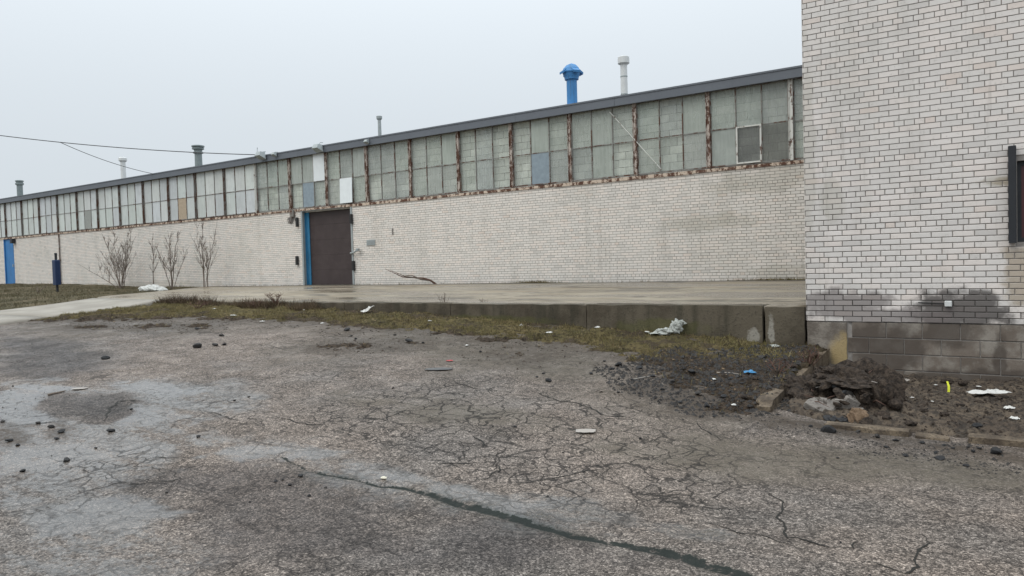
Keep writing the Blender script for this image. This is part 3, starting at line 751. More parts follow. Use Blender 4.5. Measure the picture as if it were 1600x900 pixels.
# ---- concrete apron with the dock face
ap = empty('concrete_apron', (-11, 10.3, 0)); tag(ap, kind='structure')
us, vs = np.linspace(0, 1, 90), np.linspace(0, 1, 40)
V = []; F = []
for j, v in enumerate(vs):
    y = 10.34 + v * (YL + .25 - 10.34); xl = float(apron_left(min(y, 17.4)))
    for i, u in enumerate(us):
        x = xl + (-2.25 - xl) * u
        V.append((x + 11, y - 10.3, float(apron_z(y)) + float(fbm(x, y, .5, 3, 80) - .5) * .018))
for j in range(39):
    for i in range(89):
        a = j * 90 + i; F.append((a, a + 1, a + 91, a + 90))
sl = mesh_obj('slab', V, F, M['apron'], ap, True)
sol = sl.modifiers.new('thick', 'SOLIDIFY'); sol.thickness = .15; sol.offset = -1
def rough_block(x0, x1, y0, y1, z0, z1, name, mat, parent, amp=.012, seed=0, off=(0, 0, 0), st=.12, chip=.03):
    """a cast concrete length: subdivided box whose faces are uneven and whose edges are chipped"""
    nx = max(2, int((x1 - x0) / st)); ny = max(2, int((y1 - y0) / st)); nz = max(2, int((z1 - z0) / st))
    import bmesh
    bm = bmesh.new()
    def face(o, a, b, na, nb):
        grid = [[bm.verts.new(Vector(o) + Vector(a) * (i / na) + Vector(b) * (j / nb)) for i in range(na + 1)] for j in range(nb + 1)]
        for j in range(nb):
            for i in range(na):
                bm.faces.new((grid[j][i], grid[j][i + 1], grid[j + 1][i + 1], grid[j + 1][i]))
    dx, dy, dz = x1 - x0, y1 - y0, z1 - z0
    face((x0, y0, z0), (dx, 0, 0), (0, 0, dz), nx, nz); face((x1, y1, z0), (-dx, 0, 0), (0, 0, dz), nx, nz)
    face((x0, y1, z0), (0, -dy, 0), (0, 0, dz), ny, nz); face((x1, y0, z0), (0, dy, 0), (0, 0, dz), ny, nz)
    face((x0, y0, z1), (dx, 0, 0), (0, dy, 0), nx, ny); face((x0, y1, z0), (dx, 0, 0), (0, -dy, 0), nx, ny)
    bmesh.ops.remove_doubles(bm, verts=bm.verts, dist=1e-4)
    c = Vector(((x0 + x1) / 2, (y0 + y1) / 2, (z0 + z1) / 2))
    for v in bm.verts:
        p = v.co
        e = sum((abs(p.x - x0) < 1e-3 or abs(p.x - x1) < 1e-3, abs(p.y - y0) < 1e-3 or abs(p.y - y1) < 1e-3, abs(p.z - z0) < 1e-3 or abs(p.z - z1) < 1e-3))
        n = float(fbm(p.x * 1.3 + p.z * 3 + seed, p.y * 2.1 + p.z * 2, 3.5, 4, 5 + seed)) - .5
        d = (c - p); d.x = max(-.3, min(.3, d.x)); d.normalize()
        v.co = p + d * (n * amp * 2 + (chip * max(0, n + .12) if e >= 2 else 0) + (.006 if e >= 2 else 0)) - Vector(off)
    me = bpy.data.meshes.new(name); bm.to_mesh(me); bm.free(); me.materials.append(mat)
    o = bpy.data.objects.new(name, me)
    return link(o, parent)
jx = [-2.262, -2.80, -5.55, -8.3, -11.0, -13.1]
for i in range(len(jx) - 1):
    rough_block(jx[i + 1] + (.012 if i == 0 else .001), jx[i] - (.0 if i == 0 else .012 if i == 1 else .001), 10.27, 10.62, -.1, float(apron_z(10.3)) + (.012 if i % 2 else .004), 'dock_wall_section', M['dock_face'], ap, .006, i, (-11, 10.3, 0))
rough_block(-13.75, -13.16, 10.20, 10.6, .3, .95, 'dock_wall_section', M['dock_face'], ap, .02, 9, (-11, 10.3, 0), .1, .08)
rough_block(-17.19, -13.8, 10.30, 10.6, .3, .937, 'dock_wall_section', M['dock_face'], ap, .02, 10, (-11, 10.3, 0), .14, .08)
rough_block(-26.1, -20.9, 17.30, 17.42, .6, 1.02, 'slab_edge', M['dock_face'], ap, .01, 10, (-11, 10.3, 0), .2, .03)

# ---- soil bed in front of the near building, with its kerbs
PILE = (-1.35, 7.71)
def soil_z(X, Y):
    d = np.hypot((X - PILE[0]) / .75, (Y - PILE[1] - .25) / .55)
    z = .03 + .05 * sm(7.35, 8.2, Y) + (fbm(X, Y, 2.2, 5, 90) - .5) * .14 + (fbm(X, Y, 11, 4, 91) - .5) * .11
    return z + .10 * sm(1.6, .2, d) - .09 * sm(.18, -.02, Y - 7.36)
tag(grid_mesh('soil_bed', arr((-2.0, 1.2, .022), (1.2, 9, .3)), arr((7.2, 10.29, .022)), soil_z, M['soil']), kind='structure')
kb = empty('kerb', (-2.05, 8.8, 0)); tag(kb, 'tan broken kerb running from asphalt to the near building', 'kerb')
# side kerb: sloping top, in lengths
for i, (ya, yb) in enumerate(((7.36, 8.3), (8.315, 9.3), (9.315, 10.26))):
    o = rough_block(-2.13, -1.96, ya, yb, -.15, .0, 'kerb_stone', M['kerb'], kb, .008, 20 + i, (-2.05, 8.8, 0), .06, .05)
    for v in o.data.vertices:
        if v.co.z > -.07:
            yy = v.co.y + 8.8
            v.co.z += float(kerb_top(yy)) + (.015 if yy < 8.0 else -.005) - (.04 if yy < 7.45 else 0)
fk = empty('front_kerb', (0, 7.28, 0)); tag(fk, 'flush tan kerb strip half buried along the soil bed', 'kerb')
for i, (xa, xb) in enumerate(((-1.45, -.72), (-.70, -.42), (-.30, .75), (.77, 2.2), (2.22, 4.2))):
    rough_block(xa, xb, 7.20, 7.36, -.12, (.055, .03, .06, .05, .05)[i], 'kerb_stone', M['kerb'], fk, .008, 30 + i, (0, 7.28, 0), .06, .05)

# ================================================================== BRICKWORK
def brick_rects(xa, xb, z0, nc, course, pitch, hdr, joint=.010, openings=(), skip_above=None):
    out = []
    for i in range(nc):
        za = z0 + i * course + joint / 2; zb = za + course - joint
        head = (i % 6 == hdr)
        p = pitch / 2 if head else pitch
        off = (p / 2 if head else (pitch / 2 if i % 2 else 0))
        x = xb + off
        while x > xa:
            l, r = max(x - p + joint, xa), min(x, xb)
            x -= p
            segs = [(l, r)]
            for (ol, orr, ob, ot) in openings:
                if zb > ob and za < ot:
                    ns = []
                    for a, b in segs:
                        if b <= ol or a >= orr: ns.append((a, b))
                        else:
                            if a < ol: ns.append((a, ol))
                            if b > orr: ns.append((orr, b))
                    segs = ns
            for a, b in segs:
                if b - a > .02: out.append((a, b, za, zb))
    return out
def brick_unit(name, w, h, d, mat, ch=.004):
    """one brick, chamfered front, centred on its front face's back plane"""
    x, z = w / 2, h / 2
    v = [(-x, d, -z), (x, d, -z), (x, d, z), (-x, d, z), (-x, ch, -z), (x, ch, -z), (x, ch, z), (-x, ch, z), (-x + ch, 0, -z + ch), (x - ch, 0, -z + ch), (x - ch, 0, z - ch), (-x + ch, 0, z - ch)]
    f = [(8, 9, 10, 11)]
    for a in (0, 4):
        for i in range(4):
            j = (i + 1) % 4; f.append((a + i, a + j, a + 4 + j, a + 4 + i))
    me = bpy.data.meshes.new(name); me.from_pydata(v, [], f); me.update(); me.materials.append(mat)
    return me
def lay(rects, Y, depth, mat, parent, name, stuffname, single, poff=(0, 0, 0), key=None, jit=.0015, axis='x'):
    """the pieces that show largest become objects, the others one joined part"""
    order = sorted(range(len(rects)), key=key) if key else list(range(len(rects)))
    singles = set(order[:single])
    cache = {}
    for i in order[:single]:
        a, b, c, d = rects[i]
        kx = round(b - a, 3)
        if kx not in cache: cache[kx] = brick_unit(name, kx, d - c, depth + .012, mat)
        o = bpy.data.objects.new(name, cache[kx])
        o.location = ((a + b) / 2 - poff[0], Y - depth + random.uniform(-jit, jit) - poff[1], (c + d) / 2 - poff[2])
        o.rotation_euler = (random.uniform(-.006, .006), random.uniform(-.003, .003), random.uniform(-.004, .004))
        link(o, parent)
    V = []; F = []; T = []
    for i in range(len(rects)):
        if i in singles: continue
        a, b, c, d = rects[i]
        y0 = Y - depth + random.uniform(-jit, jit); y1 = Y + .012
        n = len(V); tw = random.uniform(-.0012, .0012)
        q = [(a, y0 + tw, c), (b, y0 - tw, c), (b, y0 - tw, d), (a, y0 + tw, d), (a, y1, c), (b, y1, c), (b, y1, d), (a, y1, d)]
        if axis == 'y': q = [(-(p[1]), p[0], p[2]) for p in q]
        V += [(p[0] - poff[0], p[1] - poff[1], p[2] - poff[2]) for p in q]
        F += [(n, n + 1, n + 2, n + 3), (n + 1, n + 5, n + 6, n + 2), (n + 4, n, n + 3, n + 7), (n + 3, n + 2, n + 6, n + 7), (n + 4, n + 5, n + 1, n)]
        T += [random.random()] * 8
    if V:
        o = mesh_obj(stuffname, V, F, mat, parent, attrs={'tone': T})
        o['kind'] = 'stuff'

# ================================================================== LONG WAREHOUSE
WO = (-20, YL, 1.0)
wh = empty('warehouse', WO)
tag(wh, 'long low warehouse of cream painted brick with rusty window band and grey fascia', 'building')
def wpart(mb, name, mat, parent=None, smooth=False):
    """parts of the warehouse are written in world coordinates and shifted under its base"""
    p = parent or wh
    base = Vector(WO)
    mb.v = [(a - base.x, b - base.y, c - base.z) for a, b, c in mb.v]
    return mb.build(name, mat, p, smooth)
XE = -56.0
SILL, MID, FB, FT = 3.73, 4.65, 5.584, 5.81
DX0, DX1, DZ0, DZ1 = -20.61, -18.16, 1.05, 3.69
PD0, PD1, PZ0, PZ1 = -44.31, -43.27, 1.2, 3.69
b = MB()
for xa, xb, za, zb in ((DX1, -2.3, .6, SILL), (PD1, DX0, .6, SILL), (XE, PD0, .6, SILL), (DX0, DX1, DZ1, SILL), (PD0, PD1, PZ1, SILL)):
    b.box(xa, xb, YL, YL + .3, za, zb)
b.box(XE, XE + .3, YL + .3, 45, .6, FB); b.box(XE, 6, 44.7, 45, .6, FB)
wall = wpart(b, 'brick_wall', M['mortar'])
COURSE = .0696
rects = brick_rects(XE, -2.32, 1.226 - 2.5 * COURSE, 38, COURSE, .223, 2, openings=((DX0 - .06, DX1 + .06, 1.0, DZ1 + .05), (PD0 - .05, PD1 + .05, 1.0, PZ1 + .05)))
def near_key(rects, Y):
    def k(i):
        a, b_, c, d = rects[i]
        x = (a + b_) / 2; z = (c + d) / 2
        vis = (x < Y * -.2185 - .05) if Y > 15 else (x < .15 and z < 4.9)
        return (0 if vis else 1, math.hypot(x, Y) + abs(z - 1.62) * .3)
    return k
lay(rects, YL, .007, M['brick_long'], wall, 'brick', 'bricks', 300, WO, near_key(rects, YL))

# concrete block infill behind the glass
b = MB(); b.box(-24.3, -2.3, YL + .115, YL + .4, SILL - .1, FB + .15); b.box(XE, -24.3, YL + .30, YL + .42, SILL - .1, FB + .15)
infill = wpart(b, 'block_infill', M['infill_mortar'])
br = []
for i in range(10):
    z = 3.62 + i * .2; x = -2.4 - (.2 if i % 2 else 0)
    while x > -24.2:
        br.append((x - .39, x, z + .005, z + .195)); x -= .4
lay(br, YL + .115, .006, M['infill'], infill, 'block', 'blocks', 300, WO, near_key(br, YL), .003)

# window band
XM = [-4.065 - 1.9035 * k for k in range(-1, 28)]
def bay(k):
    """one bay: a steel sash of muntins holding six panes"""
    xr, xl = XM[k], XM[k + 1]
    if xl < XE: return
    frosted = xr < -23.0
    xr2, xl2 = xr - .045, xl + .045
    fr = MB()
    w = (xr2 - xl2) / 3
    z0, z1 = SILL + .05, FB + .02
    y0, y1 = YL + .012, YL + .05
    lo = random.uniform(-.012, .012)
    mid = MID + lo
    fr.box(xl2, xr2, y0, y1, z0, z0 + .028); fr.box(xl2, xr2, y0, y1, z1 - .028, z1)
    fr.box(xl2, xl2 + .022, y0, y1, z0 + .028, z1 - .028); fr.box(xr2 - .022, xr2, y0, y1, z0 + .028, z1 - .028)
    for i in (1, 2):
        xx = xl2 + w * i + random.uniform(-.01, .01)
        fr.box(xx - .011, xx + .011, y0 - .003, y1 - .004, z0 + .028, z1 - .028)
    for i in range(3):
        fr.box(xl2 + w * i + .022, xl2 + w * (i + 1) - .022, y0 + .002, y1 - .006, mid - .011, mid + .011)
    win = wpart(fr, 'window', M['muntin'])
    for i in range(3):
        for j in range(2):
            xa, xb = xl2 + w * i + .012, xl2 + w * (i + 1) - .012
            za, zb = (z0 + .02, mid - .004) if j == 0 else (mid + .004, z1 - .02)
            m = M['frost'] if frosted else M['glass']
            key = (k, i, j)
            yo = YL + .03; tilt = 0
            if key in SPECIAL: m, yo, tilt = SPECIAL[key]
            p = MB()
            p.box(xa, xb, yo, yo + .006, za, zb)
            if tilt:
                p.v = [(x + (z - zb) * -.035, y + (z - zb) * tilt, z) for x, y, z in p.v]
            pn = wpart(p, 'pane', m, win)
    return win
# odd panes: (bay, column from the left, row 0 low 1 high)
SPECIAL = {(9, 2, 1): (M['pane_white'], YL - .004, 0), (8, 1, 0): (M['pane_white'], YL - .02, .06), (9, 1, 0): (M['pane_blue'], YL + .02, 0), (4, 1, 0): (M['pane_blue'], YL + .02, 0), (1, 1, 0): (M['murk'], YL + .02, 0), (1, 2, 0): (M['murk'], YL + .02, 0),
           (13, 1, 0): (M['pane_ply'], YL + .02, 0), (17, 1, 0): (M['pane_grey'], YL + .02, 0)}
for k in range(len(XM) - 1):
    bay(k)
for k, x in enumerate(XM):
    if x < XE or k == 0: continue
    mb = MB()
    w = .047 if x > -23 else .036
    mb.box(x - w, x - w + .012, YL - .035, YL + .06, SILL + .04, FB + .03); mb.box(x + w - .012, x + w, YL - .035, YL + .06, SILL + .04, FB + .03)
    mb.box(x - w + .012, x + w - .012, YL - .012, YL + .05, SILL + .04, FB + .03)
    wpart(mb, 'mullion', M['white_mullion'] if k in (1, 11) else M['rust_mullion'] if x > -23 else M['rust_dark'])
# opening sash in the bay by the near building
for xa, xb in ((XM[1] - .045 - .604 * 2 + .01, XM[1] - .045 - .604 - .01),):
    s = MB(); za, zb = SILL + .07, MID + .02; y = YL - .01
    s.box(xa, xb, y, y + .03, za, za + .035); s.box(xa, xb, y, y + .03, zb - .03, zb); s.box(xa, xa + .035, y, y + .03, za + .035, zb - .03); s.box(xb - .035, xb, y, y + .03, za + .035, zb - .03)
    wpart(s, 'opening_sash', M['white_mullion'])
# diagonal brace rod behind the panes
s = MB(); s.tube([((-8.560, 5.470)[0], YL - .02, (-8.560, 5.470)[1]), ((-7.156, 3.835)[0], YL - .02, (-7.156, 3.835)[1])], .010, 8)
wpart(s, 'brace_rod', M['white_mullion'])
# sill angle, in lengths
x = -2.3; i = 0
while x > XE + 1:
    L = random.uniform(3.2, 4.6); s = MB(); xa = max(XE, x - L)
    s.box(xa + .006, x, YL - .03, YL + .06, SILL - .004, SILL + .022)
    s.box(xa + .006, x, YL - .034, YL - .012, SILL - .052 - .012 * (i % 2), SILL - .004)
    wpart(s, 'sill', M['sill']); x = xa; i += 1
# fascia, in lengths, with a drip edge
x = -2.27
while x > XE + .5:
    xa = max(XE, x - 3.05); s = MB(); d = random.uniform(-.004, .004)
    s.box(xa + .004, x, YL - .12 + d, YL + .3, FB, FT)
    s.box(xa + .004, x, YL - .135 + d, YL - .12 + d, FT - .03, FT + .012)
    s.box(xa + .004, x, YL - .13 + d, YL - .12 + d, FB - .01, FB + .018)
    wpart(s, 'fascia_panel', M['fascia']); x = xa
s = MB(); s.box(XE, -2.3, YL + .3, 45, 5.6, 5.70); s.box(-2.3, 6, 18.2, 45, 5.6, 5.70)
wpart(s, 'roof', M['roof'])

# loading door
ld = MB()
yd = YL + .20
for i, (xa, xb, z0, z1, ya, yb) in enumerate(((DX0 - .05, DX0 + .03, DZ0, DZ1 + .04, YL - .02, YL + .08), (DX1 - .03, DX1 + .05, DZ0, DZ1 + .04, YL - .02, YL + .08), (DX0 + .03, DX1 - .03, DZ1 - .03, DZ1 + .04, YL - .02, YL + .08))):
    ld.box(xa, xb, ya, yb, z0, z1)
door = wpart(ld, 'loading_door', M['galv'])
for i in range(5):
    z0 = DZ0 + .02 + i * (DZ1 - DZ0 - .02) / 5; z1 = z0 + (DZ1 - DZ0 - .02) / 5
    p = MB(); p.box(DX0 + .02, DX1 - .02, yd, yd + .04, z0 + .002, z1 - .002)
    wpart(p, 'door_panel', M['brown_door'], door)
p = MB(); p.box(DX0 + .0, DX0 + .022, YL + .081, YL + .29, DZ0, DZ1); p.box(DX0 + .022, DX0 + .16, yd - .035, yd - .005, DZ0, DZ1 - .04)
tag(wpart(p, 'door_track', M['blue_jamb'], door), 'bright blue left jamb of the brown door')
p = MB(); p.box(DX1 - .022, DX1, YL + .081, YL + .29, DZ0, DZ1)
wpart(p, 'door_jamb', M['galv'], door)
for px, pz in ((-20.819, 3.302), (-20.897, 1.948), (-18.116, 3.259), (-18.090, 1.704)):
    p = MB(); p.bev(px - .05, px + .05, YL - .10, YL - .008, pz - .16, pz + .16, .015)
    wpart(p, 'bumper', M['dark_rubber'], door)
# wall fittings
fx, fz = (-17.285, 2.439); p = MB(); p.bev(fx - .19, fx + .19, YL - .03, YL - .007, fz - .09, fz + .09, .006)
for i in range(4): p.box(fx - .16, fx + .16, YL - .036, YL - .03, fz - .07 + i * .038, fz - .052 + i * .038)
wpart(p, 'louvre_vent', M['galv'])
fx, fz = (-17.948, 2.147); p = MB(); p.tube([(fx - .22, YL - .01, fz - .04), (fx - .2, YL - .10, fz - .03), (fx, YL - .12, fz), (fx + .14, YL - .12, fz + .07)], .03, 8); p.bev(fx + .1, fx + .2, YL - .17, YL - .06, fz + .03, fz + .12, .01)
wpart(p, 'pipe_bracket', M['galv'])
fx, fz = (-21.045, 3.519); p = MB(); p.bev(fx - .09, fx + .09, YL - .10, YL - .007, fz - .02, fz + .22, .01); p.tube([(fx, YL - .06, fz - .02), (fx - .1, YL - .09, fz - .2), (fx - .16, YL - .03, fz - .22)], .018, 6); p.tube([(fx + .05, YL - .04, fz), (fx + .16, YL - .04, fz - .25)], .012, 6)
wpart(p, 'rusty_lamp_bracket', M['rust_dark'])
fx, fz = (-16.306, 2.747); p = MB(); p.bev(fx - .02, fx + .02, YL - .03, YL - .007, fz - .1, fz + .1, .005)
wpart(p, 'wall_hook', M['rust_dark'])
def floodlight(px, pz, s, arm):
    p = MB(); y = YL - .13
    p.add([(px - .16 * s, y - .34 * s, pz - .02 * s), (px + .16 * s, y - .34 * s, pz - .02 * s), (px + .2 * s, y - .05, pz - .16 * s), (px - .2 * s, y - .05, pz - .16 * s),
           (px - .12 * s, y - .26 * s, pz + .14 * s), (px + .12 * s, y - .26 * s, pz + .14 * s), (px + .12 * s, y - .03, pz + .13 * s), (px - .12 * s, y - .03, pz + .13 * s)],
          [(0, 3, 2, 1), (4, 5, 6, 7), (0, 1, 5, 4), (1, 2, 6, 5), (2, 3, 7, 6), (3, 0, 4, 7)])
    o = wpart(p, 'floodlight', M['galv'])
    q = MB(); q.tube([(px, y - .1, pz + .1 * s), (px + .03, y - .05, pz + .1 * s + arm), (px + .05, y + .05, pz + .1 * s + arm * 1.1)], .012, 6)
    wpart(q, 'bracket', M['galv'], o)
for (px, pz), s, a in (((-22.392, 5.786), .9, .05), ((-21.713, 5.760), .5, .03), ((-19.367, 5.718), .85, .10), ((-17.127, 5.676), .45, .03)):
    floodlight(px, pz, s, a)
# blue staff door at the left end
p = MB(); p.box(PD0 - .05, PD0 + .02, YL - .02, YL + .1, PZ0, PZ1 + .04); p.box(PD1 - .02, PD1 + .05, YL - .02, YL + .1, PZ0, PZ1 + .04); p.box(PD0 + .02, PD1 - .02, YL - .02, YL + .1, PZ1 - .02, PZ1 + .04)
sd = wpart(p, 'staff_door', M['blue_door'])
p = MB(); p.box(PD0 + .02, PD1 - .02, YL + .03, YL + .07, PZ0, PZ1 - .02)
wpart(p, 'door_leaf', M['blue_door'], sd)
p = MB(); p.bev(PD1 - .14, PD1 - .08, YL - .03, YL + .03, 2.2, 2.34, .01); wpart(p, 'handle', M['galv'], sd)
p = MB(); p.bev(PD1 + .12, PD1 + .34, YL - .2, YL - .007, 3.42, 3.66, .02); wpart(p, 'wall_lamp', M['black_steel'])
p = MB(); fx = (-38.200, 3.861)[0]; p.tube([(fx, YL - .05, 1.1), (fx, YL - .05, SILL - .06)], .028, 8); p.box(fx - .05, fx + .05, YL - .06, YL - .007, 2.4, 2.43)
wpart(p, 'downpipe', M['rust_dark'])

# roof vents (stand on the flat roof, two metres back)
YV = 19.3
def vent(x, prof, name, mat, label, n=20, cap=None, capmat=None):
    v = MB(); v.lathe(prof, n, (x, YV)); o = wpart(v, name, mat, None, False)
    if label: o['label'] = label
    if cap:
        c = MB(); c.lathe(cap, n, (x, YV)); wpart(c, 'cap', capmat or mat, o)
    return o
vent(-46.8, [(.17, 5.6), (.15, 6.0), (.15, 6.95)], 'roof_vent', M['grey_green'], 'grey vent pipe at the far left end of the roof', 16, [(.17, 6.90), (.21, 6.93), (.21, 7.02), (.17, 7.04), (.17, 7.08), (.21, 7.10), (.21, 7.16), (.1, 7.19)])
vent(-35.7, [(.12, 5.6), (.115, 7.12)], 'roof_vent', M['rail_white'], 'white flue with flat cap, left part of the roof', 16, [(.12, 7.1), (.19, 7.16), (.19, 7.28), (.15, 7.32)])
vent(-29.5, [(.18, 5.6), (.16, 6.1), (.15, 6.95)], 'roof_vent', M['grey_green'], 'grey green roof vent with double rimmed cap', 18, [(.15, 6.83), (.22, 6.86), (.22, 6.9), (.17, 6.92), (.17, 7.0), (.25, 7.03), (.25, 7.08), (.2, 7.1), (.27, 7.13), (.27, 7.18), (.1, 7.22)])
vent(-18.56, [(.065, 5.6), (.06, 6.9)], 'roof_vent', M['galv'], 'thin grey flue above the brown door', 14, [(.06, 6.86), (.1, 6.9), (.105, 6.99), (.07, 7.01)])
wv = vent(-9.03, [(.105, 5.6), (.1, 6.0), (.097, 7.2)], 'roof_vent', M['rail_white'], 'white flue with broad drum cap', 20, [(.1, 7.15), (.15, 7.18), (.165, 7.19), (.165, 7.36), (.15, 7.375), (.02, 7.39)])
for z in (6.3, 6.8):
    s = MB(); s.lathe([(.1005, z), (.104, z + .01), (.104, z + .03), (.1005, z + .04)], 20, (-9.03, YV)); wpart(s, 'seam', M['galv'], wv)
bx = -10.72
bv = vent(bx, [(.2, 5.6), (.2, 6.2), (.235, 6.205), (.235, 6.235), (.165, 6.25), (.155, 6.30), (.155, 7.02)], 'blue_ventilator', M['blue'], 'bright blue roof ventilator with pointed cowl', 24)
c = MB(); c.lathe([(.155, 7.0), (.205, 7.005), (.21, 7.05), (.255, 7.20), (.235, 7.205), (.06, 7.21)], 24, (bx, YV)); wpart(c, 'cowl_collar', M['blue'], bv)
c = MB(); c.lathe([(.285, 7.20), (.292, 7.225), (.245, 7.33), (.15, 7.43), (.05, 7.475), (.012, 7.49)], 8, (bx, YV)); wpart(c, 'cowl', M['blue'], bv)
for a in (0, 90, 180, 270):
    c = MB(); w = math.radians(a + 56); ux, uy = math.cos(w), math.sin(w); vx, vy = -uy, ux
    def q(r, s, z): return (bx + ux * r + vx * s, YV + uy * r + vy * s, z)
    c.add([q(.16, -.1, 7.30), q(.16, .1, 7.30), q(.33, .11, 7.16), q(.33, -.11, 7.16), q(.16, -.1, 7.36), q(.16, .1, 7.36), q(.34, .11, 7.22), q(.34, -.11, 7.22)],
          [(0, 3, 2, 1), (4, 5, 6, 7), (0, 1, 5, 4), (1, 2, 6, 5), (2, 3, 7, 6), (3, 0, 4, 7)])
    wpart(c, 'cowl_hood', M['blue'], bv)

# ================================================================== NEAR BRICK BUILDING
AO = (-2.25, YR, 0)
an = empty('brick_building', AO)
tag(an, 'tall near building of cream brick on concrete blocks at the right edge', 'building')
def apart(mb, name, mat, parent=None, smooth=False):
    mb.v = [(a - AO[0], b_ - AO[1], c - AO[2]) for a, b_, c in mb.v]
    return mb.build(name, mat, parent or an, smooth)
WZ = .745
WX0, WX1, WZ0, WZ1 = .075, 1.85, 1.70, 2.63                # window opening
b = MB()
for xa, xb, za, zb in ((-2.245, WX0, WZ, 7.6), (WX1, 7, WZ, 7.6), (WX0, WX1, WZ, WZ0), (WX0, WX1, WZ1, 7.6)):
    b.box(xa, xb, YR, YR + .3, za, zb)
b.box(-2.245, -1.95, YR + .3, YL + .9, WZ, 7.6); b.box(6.7, 7, YR + .3, YL + .9, WZ, 7.6); b.box(-1.95, 6.7, YL + .6, YL + .9, WZ, 7.6); b.box(-1.95, 6.7, YR + .3, YL + .6, 7.3, 7.5)
aw = apart(b, 'brick_wall', M['mortar_near'])
rn = brick_rects(-2.252, 4.0, WZ, 98, .0695, .223, 5, openings=((WX0 - .02, WX1 + .02, WZ0 - .03, WZ1 + .03),))
lay(rn, YR, .008, M['brick_near'], aw, 'brick', 'bricks', 300, AO, near_key(rn, YR), .002)
rs = brick_rects(YR + .02, YL + .2, WZ, 98, .0695, .223, 5)
lay(rs, 2.245, .007, M['brick_near'], aw, 'brick', 'side_bricks', 0, AO, None, .0015, 'y')
# foundation of concrete block
b = MB(); b.box(-2.24, 7, YR + .012, YR + .3, -.35, WZ - .002); b.box(-2.24, -1.95, YR + .3, YL + .3, -.35, WZ - .002)
fd = apart(b, 'foundation', M['mortar_near'])
fb = []
for i in range(4):
    z = WZ - .2 * (i + 1); x = 3.9 - (.2 if i % 2 else 0)
    while x > -1.75:
        fb.append((max(x - .39, -1.74), x, z + .005, z + .192)); x -= .4
fb = [q for q in fb if q[1] - q[0] > .08]
lay(fb, YR + .012, .012, M['found_block'], fd, 'block', 'blocks', 300, AO, None, .002)
o = rough_block(-2.243, -1.75, YR - .012, YR + .2, -.2, WZ - .008, 'parged_pier', M['parge'], fd, .006, 44, AO, .05, .02)
# window with a steel guard
p = MB(); p.bev(WX0 - .085, WX0 - .008, YR - .11, YR - .009, 1.69, 2.80, .006)
gd = apart(p, 'window_guard', M['black_steel'])
p = MB(); p.bev(WX1 + .01, WX1 + .085, YR - .11, YR - .009, 1.69, 2.80, .006); apart(p, 'guard_post', M['black_steel'], gd)
p = MB(); p.box(WX0, WX1, YR + .05, YR + .11, WZ0, WZ0 + .05); p.box(WX0, WX1, YR + .05, YR + .11, WZ1 - .05, WZ1); p.box(WX0, WX0 + .04, YR + .05, YR + .11, WZ0 + .05, WZ1 - .05); p.box(WX1 - .04, WX1, YR + .05, YR + .11, WZ0 + .05, WZ1 - .05); p.box(.94, .98, YR + .05, YR + .11, WZ0 + .05, WZ1 - .05)
wf = apart(p, 'window', M['black_steel'])
for xa, xb in ((WX0 + .04, .94), (.98, WX1 - .04)):
    p = MB(); p.box(xa, xb, YR + .07, YR + .08, WZ0 + .05, WZ1 - .05); apart(p, 'pane', M['maroon'], wf)
# small white junction box low on the wall
jx_, jz = (-0.616, 0.988)
p = MB(); p.bev(jx_ - .038, jx_ + .038, YR - .06, YR - .008, jz - .032, jz + .032, .006)
tag(apart(p, 'junction_box', M['rail_white']), 'small white junction box low on the stained bricks')
p = MB(); p.tube([(jx_ - .04, YR - .02, jz), (jx_ - .32, YR - .02, jz + .01)], .006, 6); apart(p, 'conduit', M['dark_rubber'])

# ================================================================== THINGS ON THE GROUND
def ground_z(X, Y):
    z = surf_z(X, Y)
    v = (X < -2.02) & (X > -17.2) & (Y > 6.6) & (verge_in(X, Y) > 0)
    z = np.where(v, verge_z(X, Y), z)
    return np.where((X > -1.96) & (Y > 7.36), soil_z(X, Y), z)
def soil_or_lot(x, y):
    if x < -20.9: return float(lawn_z(np.array([x]), np.array([y]))[0])
    return float(ground_z(np.array([x]), np.array([y]))[0])
